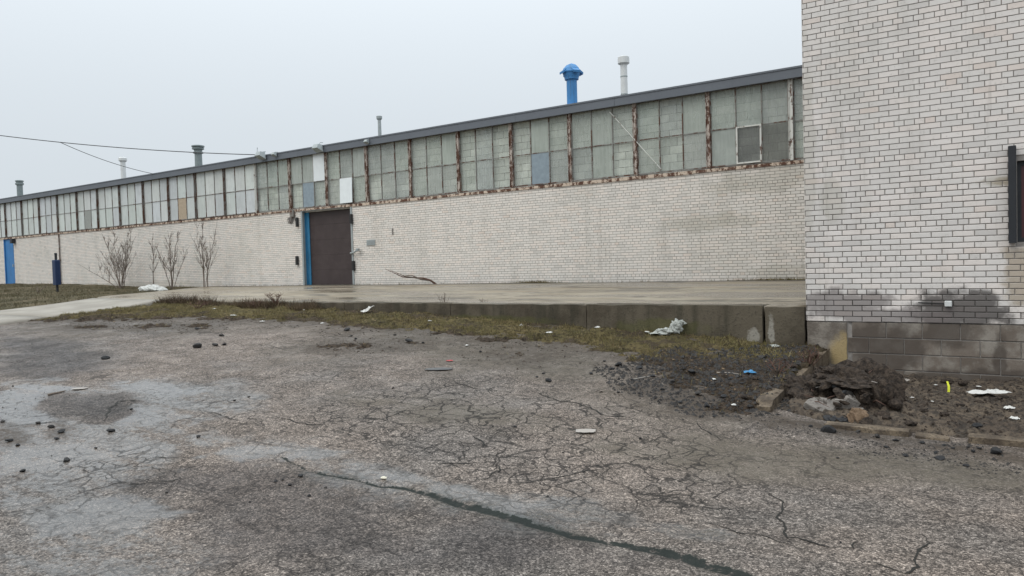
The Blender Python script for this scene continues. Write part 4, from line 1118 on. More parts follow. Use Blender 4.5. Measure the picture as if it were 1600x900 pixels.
# asphalt lumps: a few shapes, each copy turned and scaled
def lump_mesh(seed, sub=2):
    import bmesh
    bm = bmesh.new(); bmesh.ops.create_icosphere(bm, subdivisions=sub, radius=.5)
    rr = random.Random(seed)
    offs = [Vector((rr.uniform(-1, 1), rr.uniform(-1, 1), rr.uniform(-1, 1))).normalized() for _ in range(9)]
    cut = [rr.uniform(.28, .42) for _ in offs]
    for v in bm.verts:
        for d, c in zip(offs, cut):
            t = v.co.dot(d)
            if t > c: v.co -= d * (t - c)
        v.co *= 1 + rr.uniform(-.07, .07) * (1 if sub < 4 else .25)
        v.co.z = v.co.z * .72
    me = bpy.data.meshes.new('asphalt_lump'); bm.to_mesh(me); bm.free(); me.materials.append(M['lump']); return me
LM = [lump_mesh(s) for s in range(7)]
LUMPS = [
 ((-4.35, 7.11),11),((-4.09, 7.65),8),((-3.97, 8.15),15),((-3.97, 7.97),8),((-3.7, 8.14),12),((-3.35, 8.65),9),((-3.04, 8.13),16),((-3.06, 7.6),9),((-3.44, 7.03),6),((-2.5, 7.08),13),((-2.46, 7.48),14),
 ((-2.7, 7.4),12),((-2.34, 6.82),7),((-1.53, 7.11),8),((-2.65, 5.82),6),((-4.59, 7.25),6),((-4.61, 7.42),6),((-3.74, 5.51),7),((-2.76, 8.88),12),((-2.56, 9.28),12),((-10.76, 7.32),9),((-10.14, 6.49),17),
 ((-9.97, 6.67),11),((-9.87, 6.76),10),((-10.67, 5.39),13),((-6.95, 3.53),14),((-6.08, 3.86),8),((-6.89, 4.99),6),((-6.89, 4.81),5),((-11.97, 7.66),9),((-6.44, 2.9),13),((-6.48, 2.59),9),((-9.03, 8.47),11),
 ((-8.62, 8.16),6),((-8.35, 8.0),6),((-8.01, 8.51),6),((-7.41, 8.17),13),((-7.15, 8.19),7),((-6.03, 8.09),6),((-5.71, 6.01),5),((-0.86, 6.74),8),((-0.29, 7.01),9),((-0.25, 6.87),9),((-0.21, 6.99),10),
 ((-0.1, 6.91),21),((-0.24, 7.54),16),((-0.5, 6.7),8),((-0.46, 6.55),20),((-0.69, 6.51),11),((-0.39, 6.89),7),((-0.28, 6.42),10),((-4.54, 3.49),7),((-4.39, 3.5),7),((-4.52, 3.54),4),((-4.12, 3.6),6),
 ((-4.1, 3.43),7),((-5.07, 2.95),6),((-4.46, 3.66),11),((-3.07, 7.34),9),((-3.39, 7.83),8),((-2.76, 7.04),9),((-2.58, 8.11),11),((-2.79, 8.24),8),((-2.84, 7.49),8),((-2.4, 7.92),9),((-2.82, 7.88),7),
 ((-0.62, 7.01),9),((-0.46, 7.0),7),((-0.82, 7.01),10),((-0.97, 7.07),12),((-1.14, 7.17),9),((-3.53, 7.57),7),((-3.28, 7.44),6),((-4.24, 8.3),6),((-7.6, 3.3),12),((-7.33, 3.27),14),((-7.16, 3.15),9),((-7.86, 3.3),8),
 ((-7.46, 2.89),13),((-7.25, 2.87),9),((-8.23, 3.14),7),((-6.57, 3.2),6),((-7.55, 4.05),6),((-9.9, 3.9),4),((-4.37, 3.14),5),((-3.03, 5.15),4),((-3.92, 5.41),4),((-1.14, 6.23),6)]
SPECIAL_L = {0: 'rounded black asphalt lump alone on the lot below the dock', 21: 'larger of the black lumps lying together left of centre', 24: 'black asphalt lump alone on the left side of the lot', 25: 'black lump on the wet film at the left', 44: 'largest black lump by the tan kerb strip at the right', 45: 'dark crumbling lump on the tan kerb strip', 47: 'flat spread black lump on the asphalt below the soil bed'}
def pxm(x, y): return 1150.0 / (x * fw.x + y * fw.y + .05)
LOBJ = []
for i, ((x, y), s) in enumerate(LUMPS):
    o = bpy.data.objects.new('asphalt_lump', LM[i % 7])
    d = max(.022, s / pxm(x, y) * 1.05)
    flat = .42 if i == 47 else random.uniform(.55, .8)
    o.scale = (d, d * random.uniform(.75, 1.0), d * flat)
    o.rotation_euler = (random.uniform(-.25, .25), random.uniform(-.25, .25), random.uniform(0, 6.28))
    o.location = (x, y, soil_or_lot(x, y) + d * flat * .26)
    link(o)
    LOBJ.append((i, o, x, y))

ORD = ['leftmost', 'second from left', 'third from left', 'fourth from left', 'fifth from left', 'sixth from left', 'seventh from left', 'eighth from left', 'ninth from left', 'tenth from left', 'eleventh from left', 'twelfth from left', 'thirteenth from left', 'fourteenth from left', 'fifteenth from left', 'sixteenth from left', 'seventeenth from left', 'eighteenth from left', 'nineteenth from left', 'twentieth from left', 'rightmost', 'far rightmost']
def bearing(x, y): return (x * rt.x + y * rt.y) / (x * fw.x + y * fw.y)
def order_labels(items, what, cat, group, zones):
    """items: (object, x, y); each is told apart by its zone and its order from the left in it"""
    zs_ = {}
    for o, x, y in items: zs_.setdefault(zones(x, y), []).append((bearing(x, y), o))
    for z_, l in zs_.items():
        l.sort(key=lambda q: q[0])
        for k_, (_, o) in enumerate(l): tag(o, '%s %s, %s' % (what, z_, ORD[k_]), cat, group)
def lump_zone(x, y):
    if x < -7.5 and y < 5.6: return 'on the wet film at the left'
    if y < 5.0: return 'in the lower foreground' if x > -3.2 else 'on the dark patch in the foreground'
    if x > -1.3: return 'beside the tan kerb strip'
    if x > -3.0: return 'on the soil left of the kerb'
    if x > -4.6: return 'on asphalt beside the dark soil'
    return 'on the lot before the verge' if x < -6.2 else 'on the lot below the dock middle'
order_labels([(o, x, y) for i, o, x, y in LOBJ if i not in SPECIAL_L], 'black lump', 'asphalt lump', 'loose asphalt lumps on the lot', lump_zone)
for i, o, x, y in LOBJ:
    if i in SPECIAL_L: tag(o, SPECIAL_L[i], 'asphalt lump', 'loose asphalt lumps on the lot')

# crumbs: too small and too many to count
def crumbs(name, n, pick, smin, smax, mat, kind_label, flat=1.0):
    base = np.array([(1, 0, 0), (-.5, .87, 0), (-.5, -.87, 0), (.1, .1, .8), (-.2, .5, .45)])
    P = np.array(pick(n)); n = len(P)
    s = RNG.uniform(smin, smax, n) * RNG.choice([.4, .55, .75, 1], n); a = RNG.uniform(0, 6.28, n); Z = ground_z(P[:, 0], P[:, 1])
    V = np.zeros((n, 5, 3))
    for j in range(5):
        bx_, by_, bz_ = base[j]; q = s * RNG.uniform(.7, 1.25, n)
        V[:, j, 0] = P[:, 0] + q * (bx_ * np.cos(a) - by_ * np.sin(a)); V[:, j, 1] = P[:, 1] + q * (bx_ * np.sin(a) + by_ * np.cos(a))
        V[:, j, 2] = Z - .004 + q * bz_ * flat
    F = []
    for b0 in range(0, n * 5, 5):
        F += [(b0, b0 + 4, b0 + 3), (b0 + 1, b0 + 2, b0 + 3), (b0 + 2, b0, b0 + 3), (b0, b0 + 1, b0 + 4), (b0 + 1, b0 + 3, b0 + 4)]
    o = mesh_obj(name, V.reshape(-1, 3), F, mat); tag(o, kind_label, 'crumbs', None, 'stuff')
def in_poly(poly, n):
    P = np.array(poly); X = RNG.uniform(P[:, 0].min(), P[:, 0].max(), n * 6); Y = RNG.uniform(P[:, 1].min(), P[:, 1].max(), n * 6)
    k = poly_sd(X, Y, poly) + (fbm(X, Y, 3, 3, 5) - .5) * .5 > 0
    return np.stack([X[k], Y[k]], 1)[:n]
SOIL_BIG = [(-4.2, 7.96), (-3.92, 8.86), (-2.1, 10.73), (-1.8, 7.5), (-2.49, 6.62), (-3.51, 7.08)]
crumbs('asphalt_crumbs', 5200, lambda n: in_poly(SOIL_BIG, n), .006, .042, M['lump'], 'dark crumbs strewn over the soil left of the kerb')
CR2 = [(-2.06, 7.19), (-0.83, 7.13), (0.08, 7.23), (0.07, 6.49), (-0.64, 6.25), (-1.27, 6.72), (-1.97, 6.89)]
crumbs('soil_crumbs', 1500, lambda n: in_poly(CR2, n), .004, .022, M['lump'], 'dark crumbs strewn along the edge of the soil bed')
def lot_pick(n):
    X = RNG.uniform(-14, .3, n * 3); Y = RNG.uniform(2.2, 9.2, n * 3)
    k = RNG.uniform(0, 1, n * 3) < .12 + .88 * (fbm(X, Y, .9, 4, 77) > .54)
    return np.stack([X[k], Y[k]], 1)[:n]
crumbs('lot_grit', 2600, lot_pick, .003, .016, M['lump'], 'fine dark grit scattered across the cracked asphalt')
def edge_pick(n):
    X = RNG.uniform(-17, -2.1, n * 8); Y = RNG.uniform(6.8, 10.2, n * 8); v = verge_in(X, Y)
    k = (v > -.55) & (v < .45); return np.stack([X[k], Y[k]], 1)[:n]
crumbs('verge_crumbs', 6000, edge_pick, .006, .034, M['dark_soil'], 'dark soil crumbs and leaf litter along the verge edge', .6)

def leaf_pick(n):
    X = RNG.uniform(-16, -2.1, n * 8); Y = RNG.uniform(7.2, 10.25, n * 8); k = verge_in(X, Y) > -.25
    return np.stack([X[k], Y[k]], 1)[:n]
crumbs('leaf_litter', 3000, leaf_pick, .008, .026, M['leaf'], 'dry tan leaves strewn through the verge grass', .35)

# ---- dead grass blades
def blades(name, pts, hmin, hmax, wid, mat, label, cat):
    P = np.array(pts, np.float32); n = len(P)
    a = RNG.uniform(0, 2 * math.pi, n); lean = RNG.uniform(.2, 1.1, n); la = RNG.uniform(0, 2 * math.pi, n)
    h = RNG.uniform(hmin, hmax, n) * RNG.choice([.5, .8, 1.0, 1.25], n)
    w = wid * RNG.uniform(.6, 1.4, n)
    dx, dy = np.cos(a) * w, np.sin(a) * w
    tx, ty = np.cos(la) * h * lean, np.sin(la) * h * lean
    V = np.zeros((n, 3, 3), np.float32)
    V[:, 0] = P + np.stack([-dx, -dy, np.full(n, -.008)], 1); V[:, 1] = P + np.stack([dx, dy, np.full(n, -.008)], 1)
    V[:, 2] = P + np.stack([tx, ty, h / np.sqrt(1 + lean * lean * .6)], 1)
    me = bpy.data.meshes.new(name)
    me.vertices.add(n * 3); me.vertices.foreach_set('co', V.ravel())
    me.loops.add(n * 3); me.loops.foreach_set('vertex_index', np.arange(n * 3, dtype=np.int32))
    me.polygons.add(n); me.polygons.foreach_set('loop_start', np.arange(0, n * 3, 3, dtype=np.int32))
    me.update(calc_edges=True)
    at_ = me.attributes.new('tone', 'FLOAT', 'POINT')
    patch = fbm(P[:, 0], P[:, 1], 1.3, 4, 88)
    at_.data.foreach_set('value', np.repeat(np.clip(RNG.uniform(0, 1, n) * .65 + (patch - .3) * .7, 0, 1), 3).astype(np.float32))
    me.materials.append(mat)
    o = bpy.data.objects.new(name, me); link(o); tag(o, label, cat, None, 'stuff'); return o
N = 150000
X = RNG.uniform(-17.2, -2.05, N); Y = RNG.uniform(6.8, 10.3, N)
vi = verge_in(X, Y); vs_ = verge_soil(X, Y); dens = fbm(X, Y, 2.4, 4, 95)
ok = (vi > .0) & (RNG.uniform(0, 1, N) < (1 - .93 * vs_)) & (RNG.uniform(0, 1, N) < sm(.32, .56, dens) * .85 + .12)
X, Y = X[ok], Y[ok]
Z = verge_z(X, Y)
blades('verge_grass', np.stack([X, Y, Z], 1), .018, .062, .0035, M['blade'], 'short dead olive grass along the foot of the dock', 'grass')
N = 9000
X = RNG.uniform(-17.1, -11.6, N); Y = RNG.uniform(9.75, 10.3, N)
ok = (fbm(X, Y, 1.6, 4, 97) + RNG.uniform(-.12, .12, N) > .46 + .1 * sm(-13.5, -11.6, X))
X, Y = X[ok], Y[ok]
blades('dead_weed_fringe', np.stack([X, Y, verge_z(X, Y)], 1), .07, .22, .006, M['fringe'], 'tangled brown dead weeds along the left end of the dock', 'weeds')
N = 60000
X = RNG.uniform(-48, -20.95, N); Y = RNG.uniform(5.5, 17.3, N)
ok = np.where(Y > 10.3, X < apron_left(Y) - .15, X < -21.0) & (fbm(X, Y, .9, 4, 96) + RNG.uniform(-.2, .2, N) > .42)
X, Y = X[ok], Y[ok]
blades('lawn_grass', np.stack([X, Y, lawn_z(X, Y)], 1), .03, .10, .007, M['lawn_blade'], 'rough winter grass beside the driveway at the left', 'grass')
# grass tufts along the base of the long wall
pts = []
for _ in range(2600):
    x = random.choice((random.gauss(-11.0, .3), random.uniform(-26, -2.5), random.gauss(-4.4, .5)))
    y = YL - abs(random.gauss(0, .05)) - .012
    if DX0 - .1 < x < DX1 + .1: continue
    pts.append((x, y, float(apron_z(y))))
blades('wall_weeds', pts, .02, .085, .005, M['blade'], 'thin dead weeds along the foot of the long wall', 'weeds')

# ---- bare saplings by the long wall
def sapling(name, base, stems, label, seed):
    rr = random.Random(seed)
    root = empty(name, base); tag(root, label, 'sapling', 'bare saplings by the long wall')
    for (dx, dy, lx, ly, hgt, r) in stems:
        m = MB(); pts = []; n = 7; wob = [rr.uniform(-.05, .05) for _ in range(n + 1)]
        for i in range(n + 1):
            t_ = i / n
            pts.append((dx + lx * t_ ** 1.25 + wob[i] * t_, dy + ly * t_ + wob[-i] * t_, hgt * t_ - .06))
        r *= .68
        m.tube(pts, [r * (1 - .78 * i / n) for i in range(n + 1)], 6)
        st = m.build('stem', M['bark'], root)
        for _ in range(int(4 + hgt * 5)):
            bm_ = MB()
            i = rr.randint(2, n - 1); p = Vector(pts[i]); a = rr.uniform(0, 6.28); L = rr.uniform(.25, .95) * (1.2 - i / n)
            d = Vector((math.cos(a) * .55, math.sin(a) * .4, rr.uniform(.6, 1.2))).normalized()
            q1 = p + d * L * .5 + Vector((rr.uniform(-.03, .03), 0, .02)); q2 = p + d * L + Vector((0, 0, L * .18))
            bm_.tube([p, q1, q2], [r * .42 * (1 - .5 * i / n), r * .3 * (1 - .5 * i / n), .004], 5)
            for _k in range(3):
                d2 = (d + Vector((rr.uniform(-.7, .7), rr.uniform(-.7, .7), rr.uniform(0, .5)))).normalized()
                bm_.tube([q1, q1 + d2 * L * .4], [r * .2, .003], 4)
            bm_.build('branch', M['bark'], st)
    return root
zs = 1.02
sapling('bare_sapling', (-31.2, 16.5, zs + .03), [(-.1, 0, -2.6, -.4, 1.15, .028), (-.05, .1, -2.1, .2, 1.75, .026), (0, 0, -1.3, 0, 2.45, .032), (.06, 0, -.3, -.1, 2.6, .030), (.1, .05, .6, .1, 2.55, .03), (.14, -.05, 1.3, 0, 2.2, .026), (0, .1, -.35, .2, 1.6, .02), (.1, .1, .8, .1, 2.75, .024), (-.05, .05, -1.0, 0, 2.1, .02), (-.02, 0, -1.9, 0, 1.5, .018), (.1, 0, .2, .1, 2.0, .02), (.15, 0, 1.25, 0, 1.5, .018)], 'widest bare many stemmed shrub by the wall, branch leaning left', 1)
sapling('bare_sapling', (-29.0, 16.7, zs + .03), [(0, 0, .12, 0, 2.3, .034)], 'single straight bare stem between the two wide shrubs', 2)
sapling('bare_sapling', (-27.4, 16.5, zs + .02), [(-.05, 0, -.95, 0, 1.9, .026), (0, .05, -.35, .1, 2.35, .026), (.03, 0, .05, 0, 2.3, .03), (.08, 0, .6, 0, 2.3, .03), (.1, .05, 1.0, .1, 1.7, .02), (0, 0, -.55, -.1, 1.3, .018)], 'bare upright shrub beside the small white bag', 3)
sapling('bare_sapling', (-25.3, 16.6, zs + .03), [(-.06, 0, .05, 0, 2.6, .04), (.1, .05, -.02, 0, 1.7, .034), (.02, 0, .75, .1, 2.5, .022), (-.02, 0, -.5, 0, 2.7, .022)], 'slim forked bare sapling nearest the brown door', 4)
# fallen cut stems on the apron by the wall
cs = empty('cut_stems', (-14.6, 17.1, float(apron_z(17.1)))); tag(cs, 'dark cut stems sprouting low from the foot of the long wall', 'branches')
for k, (ex, ez) in enumerate(((-1.75, .50), (-1.55, .46), (-1.0, .30))):
    m = MB(); m.tube([(.15, .15, -.02), (0, .05, .12), (-.2 - .05 * k, -.02, .19 - .02 * k), (ex * .6, -.04 - .03 * k, .24 + .02 * k), (ex, -.05, ez)], [.035, .030, .024, .016, .006], 7)
    m.build('stem', M['stalk'] if k == 0 else M['bark'], cs)
# weeds against the dock face
def weed(x, y, h, n, label, seed, mat='stalk', spread=.18, z=None, grp=None):
    rr = random.Random(seed); z = soil_or_lot(x, y) if z is None else z
    r_ = empty('dead_weed', (x, y, z)); tag(r_, label, 'weed', grp)
    for i in range(n):
        m = MB(); a = rr.uniform(0, 6.28); hh_ = h * rr.uniform(.55, 1); s = spread * rr.uniform(.2, 1)
        pts = [(rr.uniform(-.02, .02), rr.uniform(-.02, .02), -.02), (math.cos(a) * s * .4, math.sin(a) * s * .4, hh_ * .55), (math.cos(a) * s, math.sin(a) * s, hh_)]
        m.tube(pts, [.008, .006, .002], 5)
        for _ in range(3):
            t_ = rr.uniform(.4, .9); p = Vector(pts[1]).lerp(Vector(pts[2]), t_); m.tube([p, p + Vector((rr.uniform(-.08, .08), rr.uniform(-.08, .08), rr.uniform(.01, .08)))], [.004, .0015], 4)
        m.build('stalk', M[mat], r_)
weed(*(-8.58, 10.43), .40, 6, 'tall dark dead weed against the middle of the dock', 5, 'bark', .12)
weed(*(-7.95, 10.81), .34, 5, 'short dark dead weed on the dock face, right of a taller one', 6, 'bark', .12)
weed(-2.02, 9.25, .34, 12, 'reddish brown dead stalks growing beside the kerb', 7, 'stalk', .22, .18)
weed(-2.18, 8.55, .22, 9, 'low brown dead stalks on the kerb nearer the asphalt', 8, 'stalk', .2, .24)
weed(-30.9, 13.2, .35, 8, 'twiggy dead weed at the foot of the navy post', 9, 'bark', .4)
weed(*(-12.86, 10.09), .30, 14, 'bushy dark dead weed at the left end of the dock', 10, 'stalk', .3)
weed(*(-13.23, 9.88), .20, 14, 'low brown dead weed left of the dock end', 12, 'stalk', .3)
weed(*(-14.69, 9.45), .16, 12, 'low brown dead weed where driveway meets the verge', 13, 'stalk', .35)

# ---- navy post with a narrow board
ps = empty('sign_post', (-30.7, 13.8, float(lawn_z(np.array([-30.7]), np.array([13.8]))[0]))); tag(ps, 'narrow navy blue board on a short post in the grass', 'post')
m = MB(); m.tube([(0, 0, -.1), (0, 0, 1.48)], .045, 10); m.build('pole', M['black_steel'], ps)
m = MB(); m.bev(-.13, .13, -.10, .10, .28, 1.25, .02); m.build('board', M['navy'], ps)
m = MB(); m.lathe([(.05, 1.46), (.055, 1.47), (.055, 1.50), (.03, 1.52)], 10); m.build('pole_cap', M['black_steel'], ps)

# ---- rubble pile
def clod(cx, cy, cz, sx, sy, sz, name, mat, parent, seed, rough=.22, sub=4, rot=0):
    import bmesh
    bm = bmesh.new(); bmesh.ops.create_icosphere(bm, subdivisions=sub, radius=1)
    for v in bm.verts:
        p = v.co.copy()
        n = float(fbm(p.x * 1.7 + p.z * .9 + seed * 3.3, p.y * 1.7 - p.z * .8 + seed, 1.3, 5, seed)) - .5
        n2 = float(fbm(p.x * 6 + p.z * 4 + seed, p.y * 6 - p.z * 3, 1.2, 3, seed + 4)) - .5
        v.co = p * (1 + rough * 2.2 * n + rough * .7 * n2)
    bmesh.ops.scale(bm, vec=(sx, sy, sz), verts=bm.verts)
    bmesh.ops.rotate(bm, cent=(0, 0, 0), matrix=Matrix.Rotation(rot, 3, 'Z'), verts=bm.verts)
    bmesh.ops.translate(bm, vec=(cx, cy, cz), verts=bm.verts)
    me = bpy.data.meshes.new(name); bm.to_mesh(me); bm.free(); me.materials.append(mat)
    return link(bpy.data.objects.new(name, me), parent)
LMS = []
for s_ in range(4):
    m_ = lump_mesh(40 + s_, 3); m_.materials.clear(); m_.materials.append(M['dark_soil']); LMS.append(m_)
rp = empty('rubble_pile', (PILE[0], PILE[1], .0)); tag(rp, 'heap of dark torn up soil with broken concrete beside the kerb', 'rubble')
clod(.0, .50, .16, .42, .36, .33, 'soil_mound', M['dark_soil'], rp, 1, .42, 5)
clod(-.36, .42, .10, .28, .30, .24, 'soil_mound', M['dark_soil'], rp, 2, .5, 5)
clod(.24, .26, .14, .20, .20, .27, 'soil_mound', M['dark_soil'], rp, 3, .45, 5)
clod(-.04, .26, .33, .32, .18, .06, 'soil_crust', M['dark_soil'], rp, 5, .7, 4, -.3)
clod(-.20, .42, .38, .16, .14, .08, 'soil_crust', M['dark_soil'], rp, 6, .7, 4, .6)
def stone_chunk(loc, sx, sy, sz, rot, seed):
    me = lump_mesh(seed, 4); me.materials.clear(); me.materials.append(M['chunk'])
    o = bpy.data.objects.new('concrete_chunk', me); o.location = loc; o.scale = (sx, sy, sz); o.rotation_euler = rot; return link(o, rp)
stone_chunk((-.20, -.06, .10), .34, .20, .36, (.5, .25, .6), 31)
stone_chunk((.02, .02, .17), .36, .20, .28, (.7, -.35, .45), 32)
stone_chunk((.15, -.06, .10), .18, .14, .24, (.2, .3, 1.3), 33)
clod(.16, -.17, .05, .10, .08, .10, 'clay_lump', M['orange_lump'], rp, 7, .4, 4)
clod(-.02, -.18, .03, .14, .08, .05, 'asphalt_chunk', M['lump'], rp, 8, .5, 4)
rr_ = random.Random(77)
for k_ in range(46):                          # torn lumps of soil and paving heaped on the mound
    bx_, by_ = rr_.gauss(-.05, .30), rr_.gauss(.22, .22); hz = max(0, 1 - math.hypot((bx_ + .02) / .62, (by_ - .34) / .5))
    o = bpy.data.objects.new('torn_lump', LMS[k_ % 4] if k_ % 5 else LM[k_ % 7]); s_ = rr_.uniform(.06, .17)
    o.location = (bx_, by_, .03 + .42 * hz ** .7 + s_ * .1); o.scale = (s_ * 1.3, s_, s_ * rr_.uniform(.7, 1.3)); o.rotation_euler = (rr_.uniform(-.7, .7), rr_.uniform(-.7, .7), rr_.uniform(0, 6.28)); link(o, rp)
for k_ in range(34):
    m = MB(); a_ = rr_.uniform(0, 6.28); bx_, by_ = rr_.uniform(-.55, .4), rr_.uniform(-.1, .7); L_ = rr_.uniform(.08, .26)
    z_ = .12 + .28 * max(0, 1 - abs(bx_) / .6) * (1 if by_ > .15 else .35)
    p0 = Vector((bx_, by_, z_)); p1 = p0 + Vector((math.cos(a_), math.sin(a_), rr_.uniform(-.1, .8))) * L_ * .5; p2 = p1 + Vector((math.cos(a_ + .6), math.sin(a_ + .6), rr_.uniform(-.5, .4))) * L_ * .5
    m.tube([p0, p1, p2], [.006, .005, .002], 5); m.build('root', M['stalk'] if k_ % 3 else M['foam'], rp)
# loose clods round the pile and along the bed, each its own thing
CL = [((-1.83, 8.01),.07),((-1.7, 7.76),.05),((-1.76, 8.97),.06),((-0.95, 7.53),.06),((-0.92, 7.95),.05),((-0.76, 7.52),.07),((-0.68, 7.92),.05),((-0.51, 7.85),.06),((-0.41, 8.38),.05),((-0.26, 8.62),.06),((-0.61, 9.78),.09),((-0.44, 9.59),.07),((-1.11, 7.31),.06),((-1.25, 7.32),.05),((-2.03, 8.33),.06),((-2.19, 8.57),.05),((-0.1, 8.88),.05),((-0.92, 8.47),.05),((-2.09, 8.85),.07),((-1.92, 8.47),.08),((-1.93, 7.84),.06),((-1.93, 9.3),.06),((-2.12, 8.02),.05),((-2.34, 8.18),.06),((-2.29, 7.54),.06),((-2.5, 7.81),.05)]
CM = []
for s in range(4):
    o_ = clod(0, 0, 0, .5, .45, .3, 'soil_clod', M['dark_soil'], None, 20 + s, .4, 3); CM.append(o_.data); bpy.data.objects.remove(o_, do_unlink=True)
COBJ = []
for i, ((x, y), s) in enumerate(CL):
    o = bpy.data.objects.new('soil_clod', CM[i % 4]); o.scale = (s * 1.6, s * 1.4, s * 1.2); o.rotation_euler = (0, 0, random.uniform(0, 6.28)); o.location = (x, y, soil_or_lot(x, y) + s * .15); link(o)
    COBJ.append((o, x, y))
order_labels(COBJ, 'dark soil clod', 'soil clod', 'soil clods on the soil bed', lambda x, y: 'near the kerb' if x < -1.75 else 'around the rubble heap' if x < -1.0 else 'on the soil bed at the right')
crumbs('bed_crumbs', 3500, lambda n: in_poly([(-1.95, 7.4), (.4, 7.4), (.4, 10.2), (-1.95, 10.2)], n), .006, .03, M['dark_soil'], 'dark soil crumbs over the bed before the near building')

# ---- litter
def crumple(name, x, y, w, d, h, mat, label, cat, seed, rot=None, up_=0, nx=11, ny=9, z=None, grp=None):
    """a sheet with a torn outline, folded and crumpled"""
    rr = random.Random(seed); V = []; F = []
    for j in range(ny):
        for i in range(nx):
            u, v = i / (nx - 1) - .5, j / (ny - 1) - .5
            r_ = 1 + .45 * (float(fbm(u * 3 + seed, v * 3, 1.6, 3, seed)) - .5)
            px, py = u * w * r_, v * d * r_ * (1 - .5 * abs(u))
            n = float(fbm(u * 5 + seed * 1.7, v * 5, 1.0, 4, seed + 2)); edge = min(.5 - abs(u), .5 - abs(v)) * 2
            pz = h * (n * 1.5 - .25) * (.45 + .9 * edge) + up_ * max(0, u + .1) * h * 1.6
            V.append((px, py, max(.002, pz)))
    for j in range(ny - 1):
        for i in range(nx - 1):
            a = j * nx + i; F.append((a, a + 1, a + nx + 1, a + nx))
    o = mesh_obj(name, V, F, mat)
    s = o.modifiers.new('thick', 'SOLIDIFY'); s.thickness = .002
    zz = soil_or_lot(x, y) if z is None else z
    o.location = (x, y, zz + .006); o.rotation_euler = (0, 0, rot if rot is not None else rr.uniform(0, 6.28))
    return tag(o, label, cat, grp)
def sack(x, y, sx, sy, sz, label, seed):
    o = clod(0, 0, 0, sx, sy, sz, 'white_sack', M['sack'], None, 60 + seed, .42, 4)
    o.location = (x, y, soil_or_lot(x, y) + sz * .55); o.rotation_euler = (0, .08, .59); tag(o, label, 'sack')
VIEW = .59                                   # sheets lie broadly across the view
x, y = (-4.03, 10.13); z = soil_or_lot(x, y)
pb = empty('plastic_bag', (x, y, z)); tag(pb, 'crumpled whitish plastic bag against the dock face', 'plastic bag')
clod(.0, .02, .08, .08, .06, .09, 'bag_body', M['film'], pb, 71, .75, 4, .6)
clod(.07, .05, .15, .075, .035, .035, 'bag_flap', M['film'], pb, 72, .8, 4, .9)
clod(-.12, -.04, .03, .12, .08, .045, 'bag_flap', M['film'], pb, 73, .8, 4, .6)
x, y = (-4.3, 10.12); crumple('plastic_bag', x, y, .22, .2, .07, M['film'], 'flat whitish plastic scrap left of the crumpled bag', 'plastic bag', 2, VIEW)
sack(-26.1, 15.0, .46, .26, .15, 'large white sack lying by the widest bare shrub', 3)
sack(-25.3, 15.7, .24, .17, .12, 'small white bag lying under the bare shrubs', 4)
x, y = (-9.98, 9.89); crumple('paper_scrap', x, y, .24, .14, .10, M['paper'], 'white paper scrap on the verge near the dock middle', 'litter', 5, VIEW, 1)
x, y = (-1.91, 8.93); crumple('paper_scrap', x, y, .17, .11, .07, M['paper'], 'folded white paper on the heap beside the kerb', 'litter', 6, VIEW + .3, .8, z=soil_or_lot(x, y) + .06)
x, y = (-0.18, 9.1); crumple('white_cloth', x, y, .40, .16, .055, M['paper'], 'long white cloth lying on the soil at the right', 'cloth', 7, VIEW, 0, 16, 8)
x, y = (-1.08, 9.76); crumple('foam_piece', x, y, .20, .10, .05, M['foam'], 'dirty pale foam piece below the block wall', 'litter', 8, VIEW)
x, y = (-2.47, 8.44); crumple('blue_wrapper', x, y, .13, .10, .05, M['blue_litter'], 'crumpled blue plastic wrapper on the soil by the kerb', 'litter', 9, VIEW)
x, y = (-6.06, 7.45); crumple('red_scrap', x, y, .09, .05, .02, M['red_litter'], 'small red plastic scrap on the asphalt', 'litter', 10, VIEW)
x, y = (-3.13, 5.72); crumple('white_flake', x, y, .17, .15, .004, M['foam'], 'thin pale flake flat on the cracked asphalt', 'litter', 11, VIEW - .1)
x, y = (-5.89, 7.01); crumple('flat_scrap', x, y, .34, .22, .015, M['plate'], 'dark flat oval scrap on the asphalt', 'litter', 12, VIEW)
x, y = (-8.98, 4.23); crumple('white_flake', x, y, .16, .12, .008, M['foam'], 'thin pale flake at the edge of the wet film', 'litter', 13, VIEW)
x, y = (-2.66, 10.14); crumple('plastic_bag', x, y, .20, .14, .06, M['film'], 'greyish plastic scrap below the dock joint', 'litter', 14, VIEW)
x, y = (-0.01, 8.38); crumple('paper_scrap', x, y, .09, .07, .04, M['paper'], 'torn white scrap nearest the right edge, upper one', 'litter', 15, VIEW)
x, y = (0.03, 7.98); crumple('paper_scrap', x, y, .08, .06, .04, M['paper'], 'torn white scrap nearest the right edge, lower one', 'litter', 16, VIEW)
BOBJ = []
for i, (px, s) in enumerate((((-5.33, 10.22), .10), ((-4.47, 10.15), .07), ((-5.72, 9.41), .11), ((-2.69, 10.46), .06), ((-12.5, 8.78), .12), ((-11.47, 8.67), .10), ((-14.06, 9.42), .12), ((-10.07, 8.86), .07), ((-8.11, 9.48), .07), ((-6.61, 10.01), .09), ((-0.86, 8.73), .04), ((-0.65, 8.33), .04), ((-0.46, 9.41), .05), ((-0.7, 9.51), .04), ((-0.29, 9.57), .05), ((-6.47, 8.36), .07), ((-11.6, 9.75), .07), ((-2.75, 8.04), .06))):
    BOBJ.append((crumple('paper_bit', px[0], px[1], s, s * .6, s * .35, M['paper'], 'tiny white paper bit', 'litter', 30 + i, None, 0, 6, 5), px[0], px[1]))
order_labels(BOBJ, 'tiny white paper bit', 'litter', 'white paper bits', lambda x, y: 'on the grass verge' if x < -2.1 else 'on the soil bed')
x, y = (-0.55, 9.12)
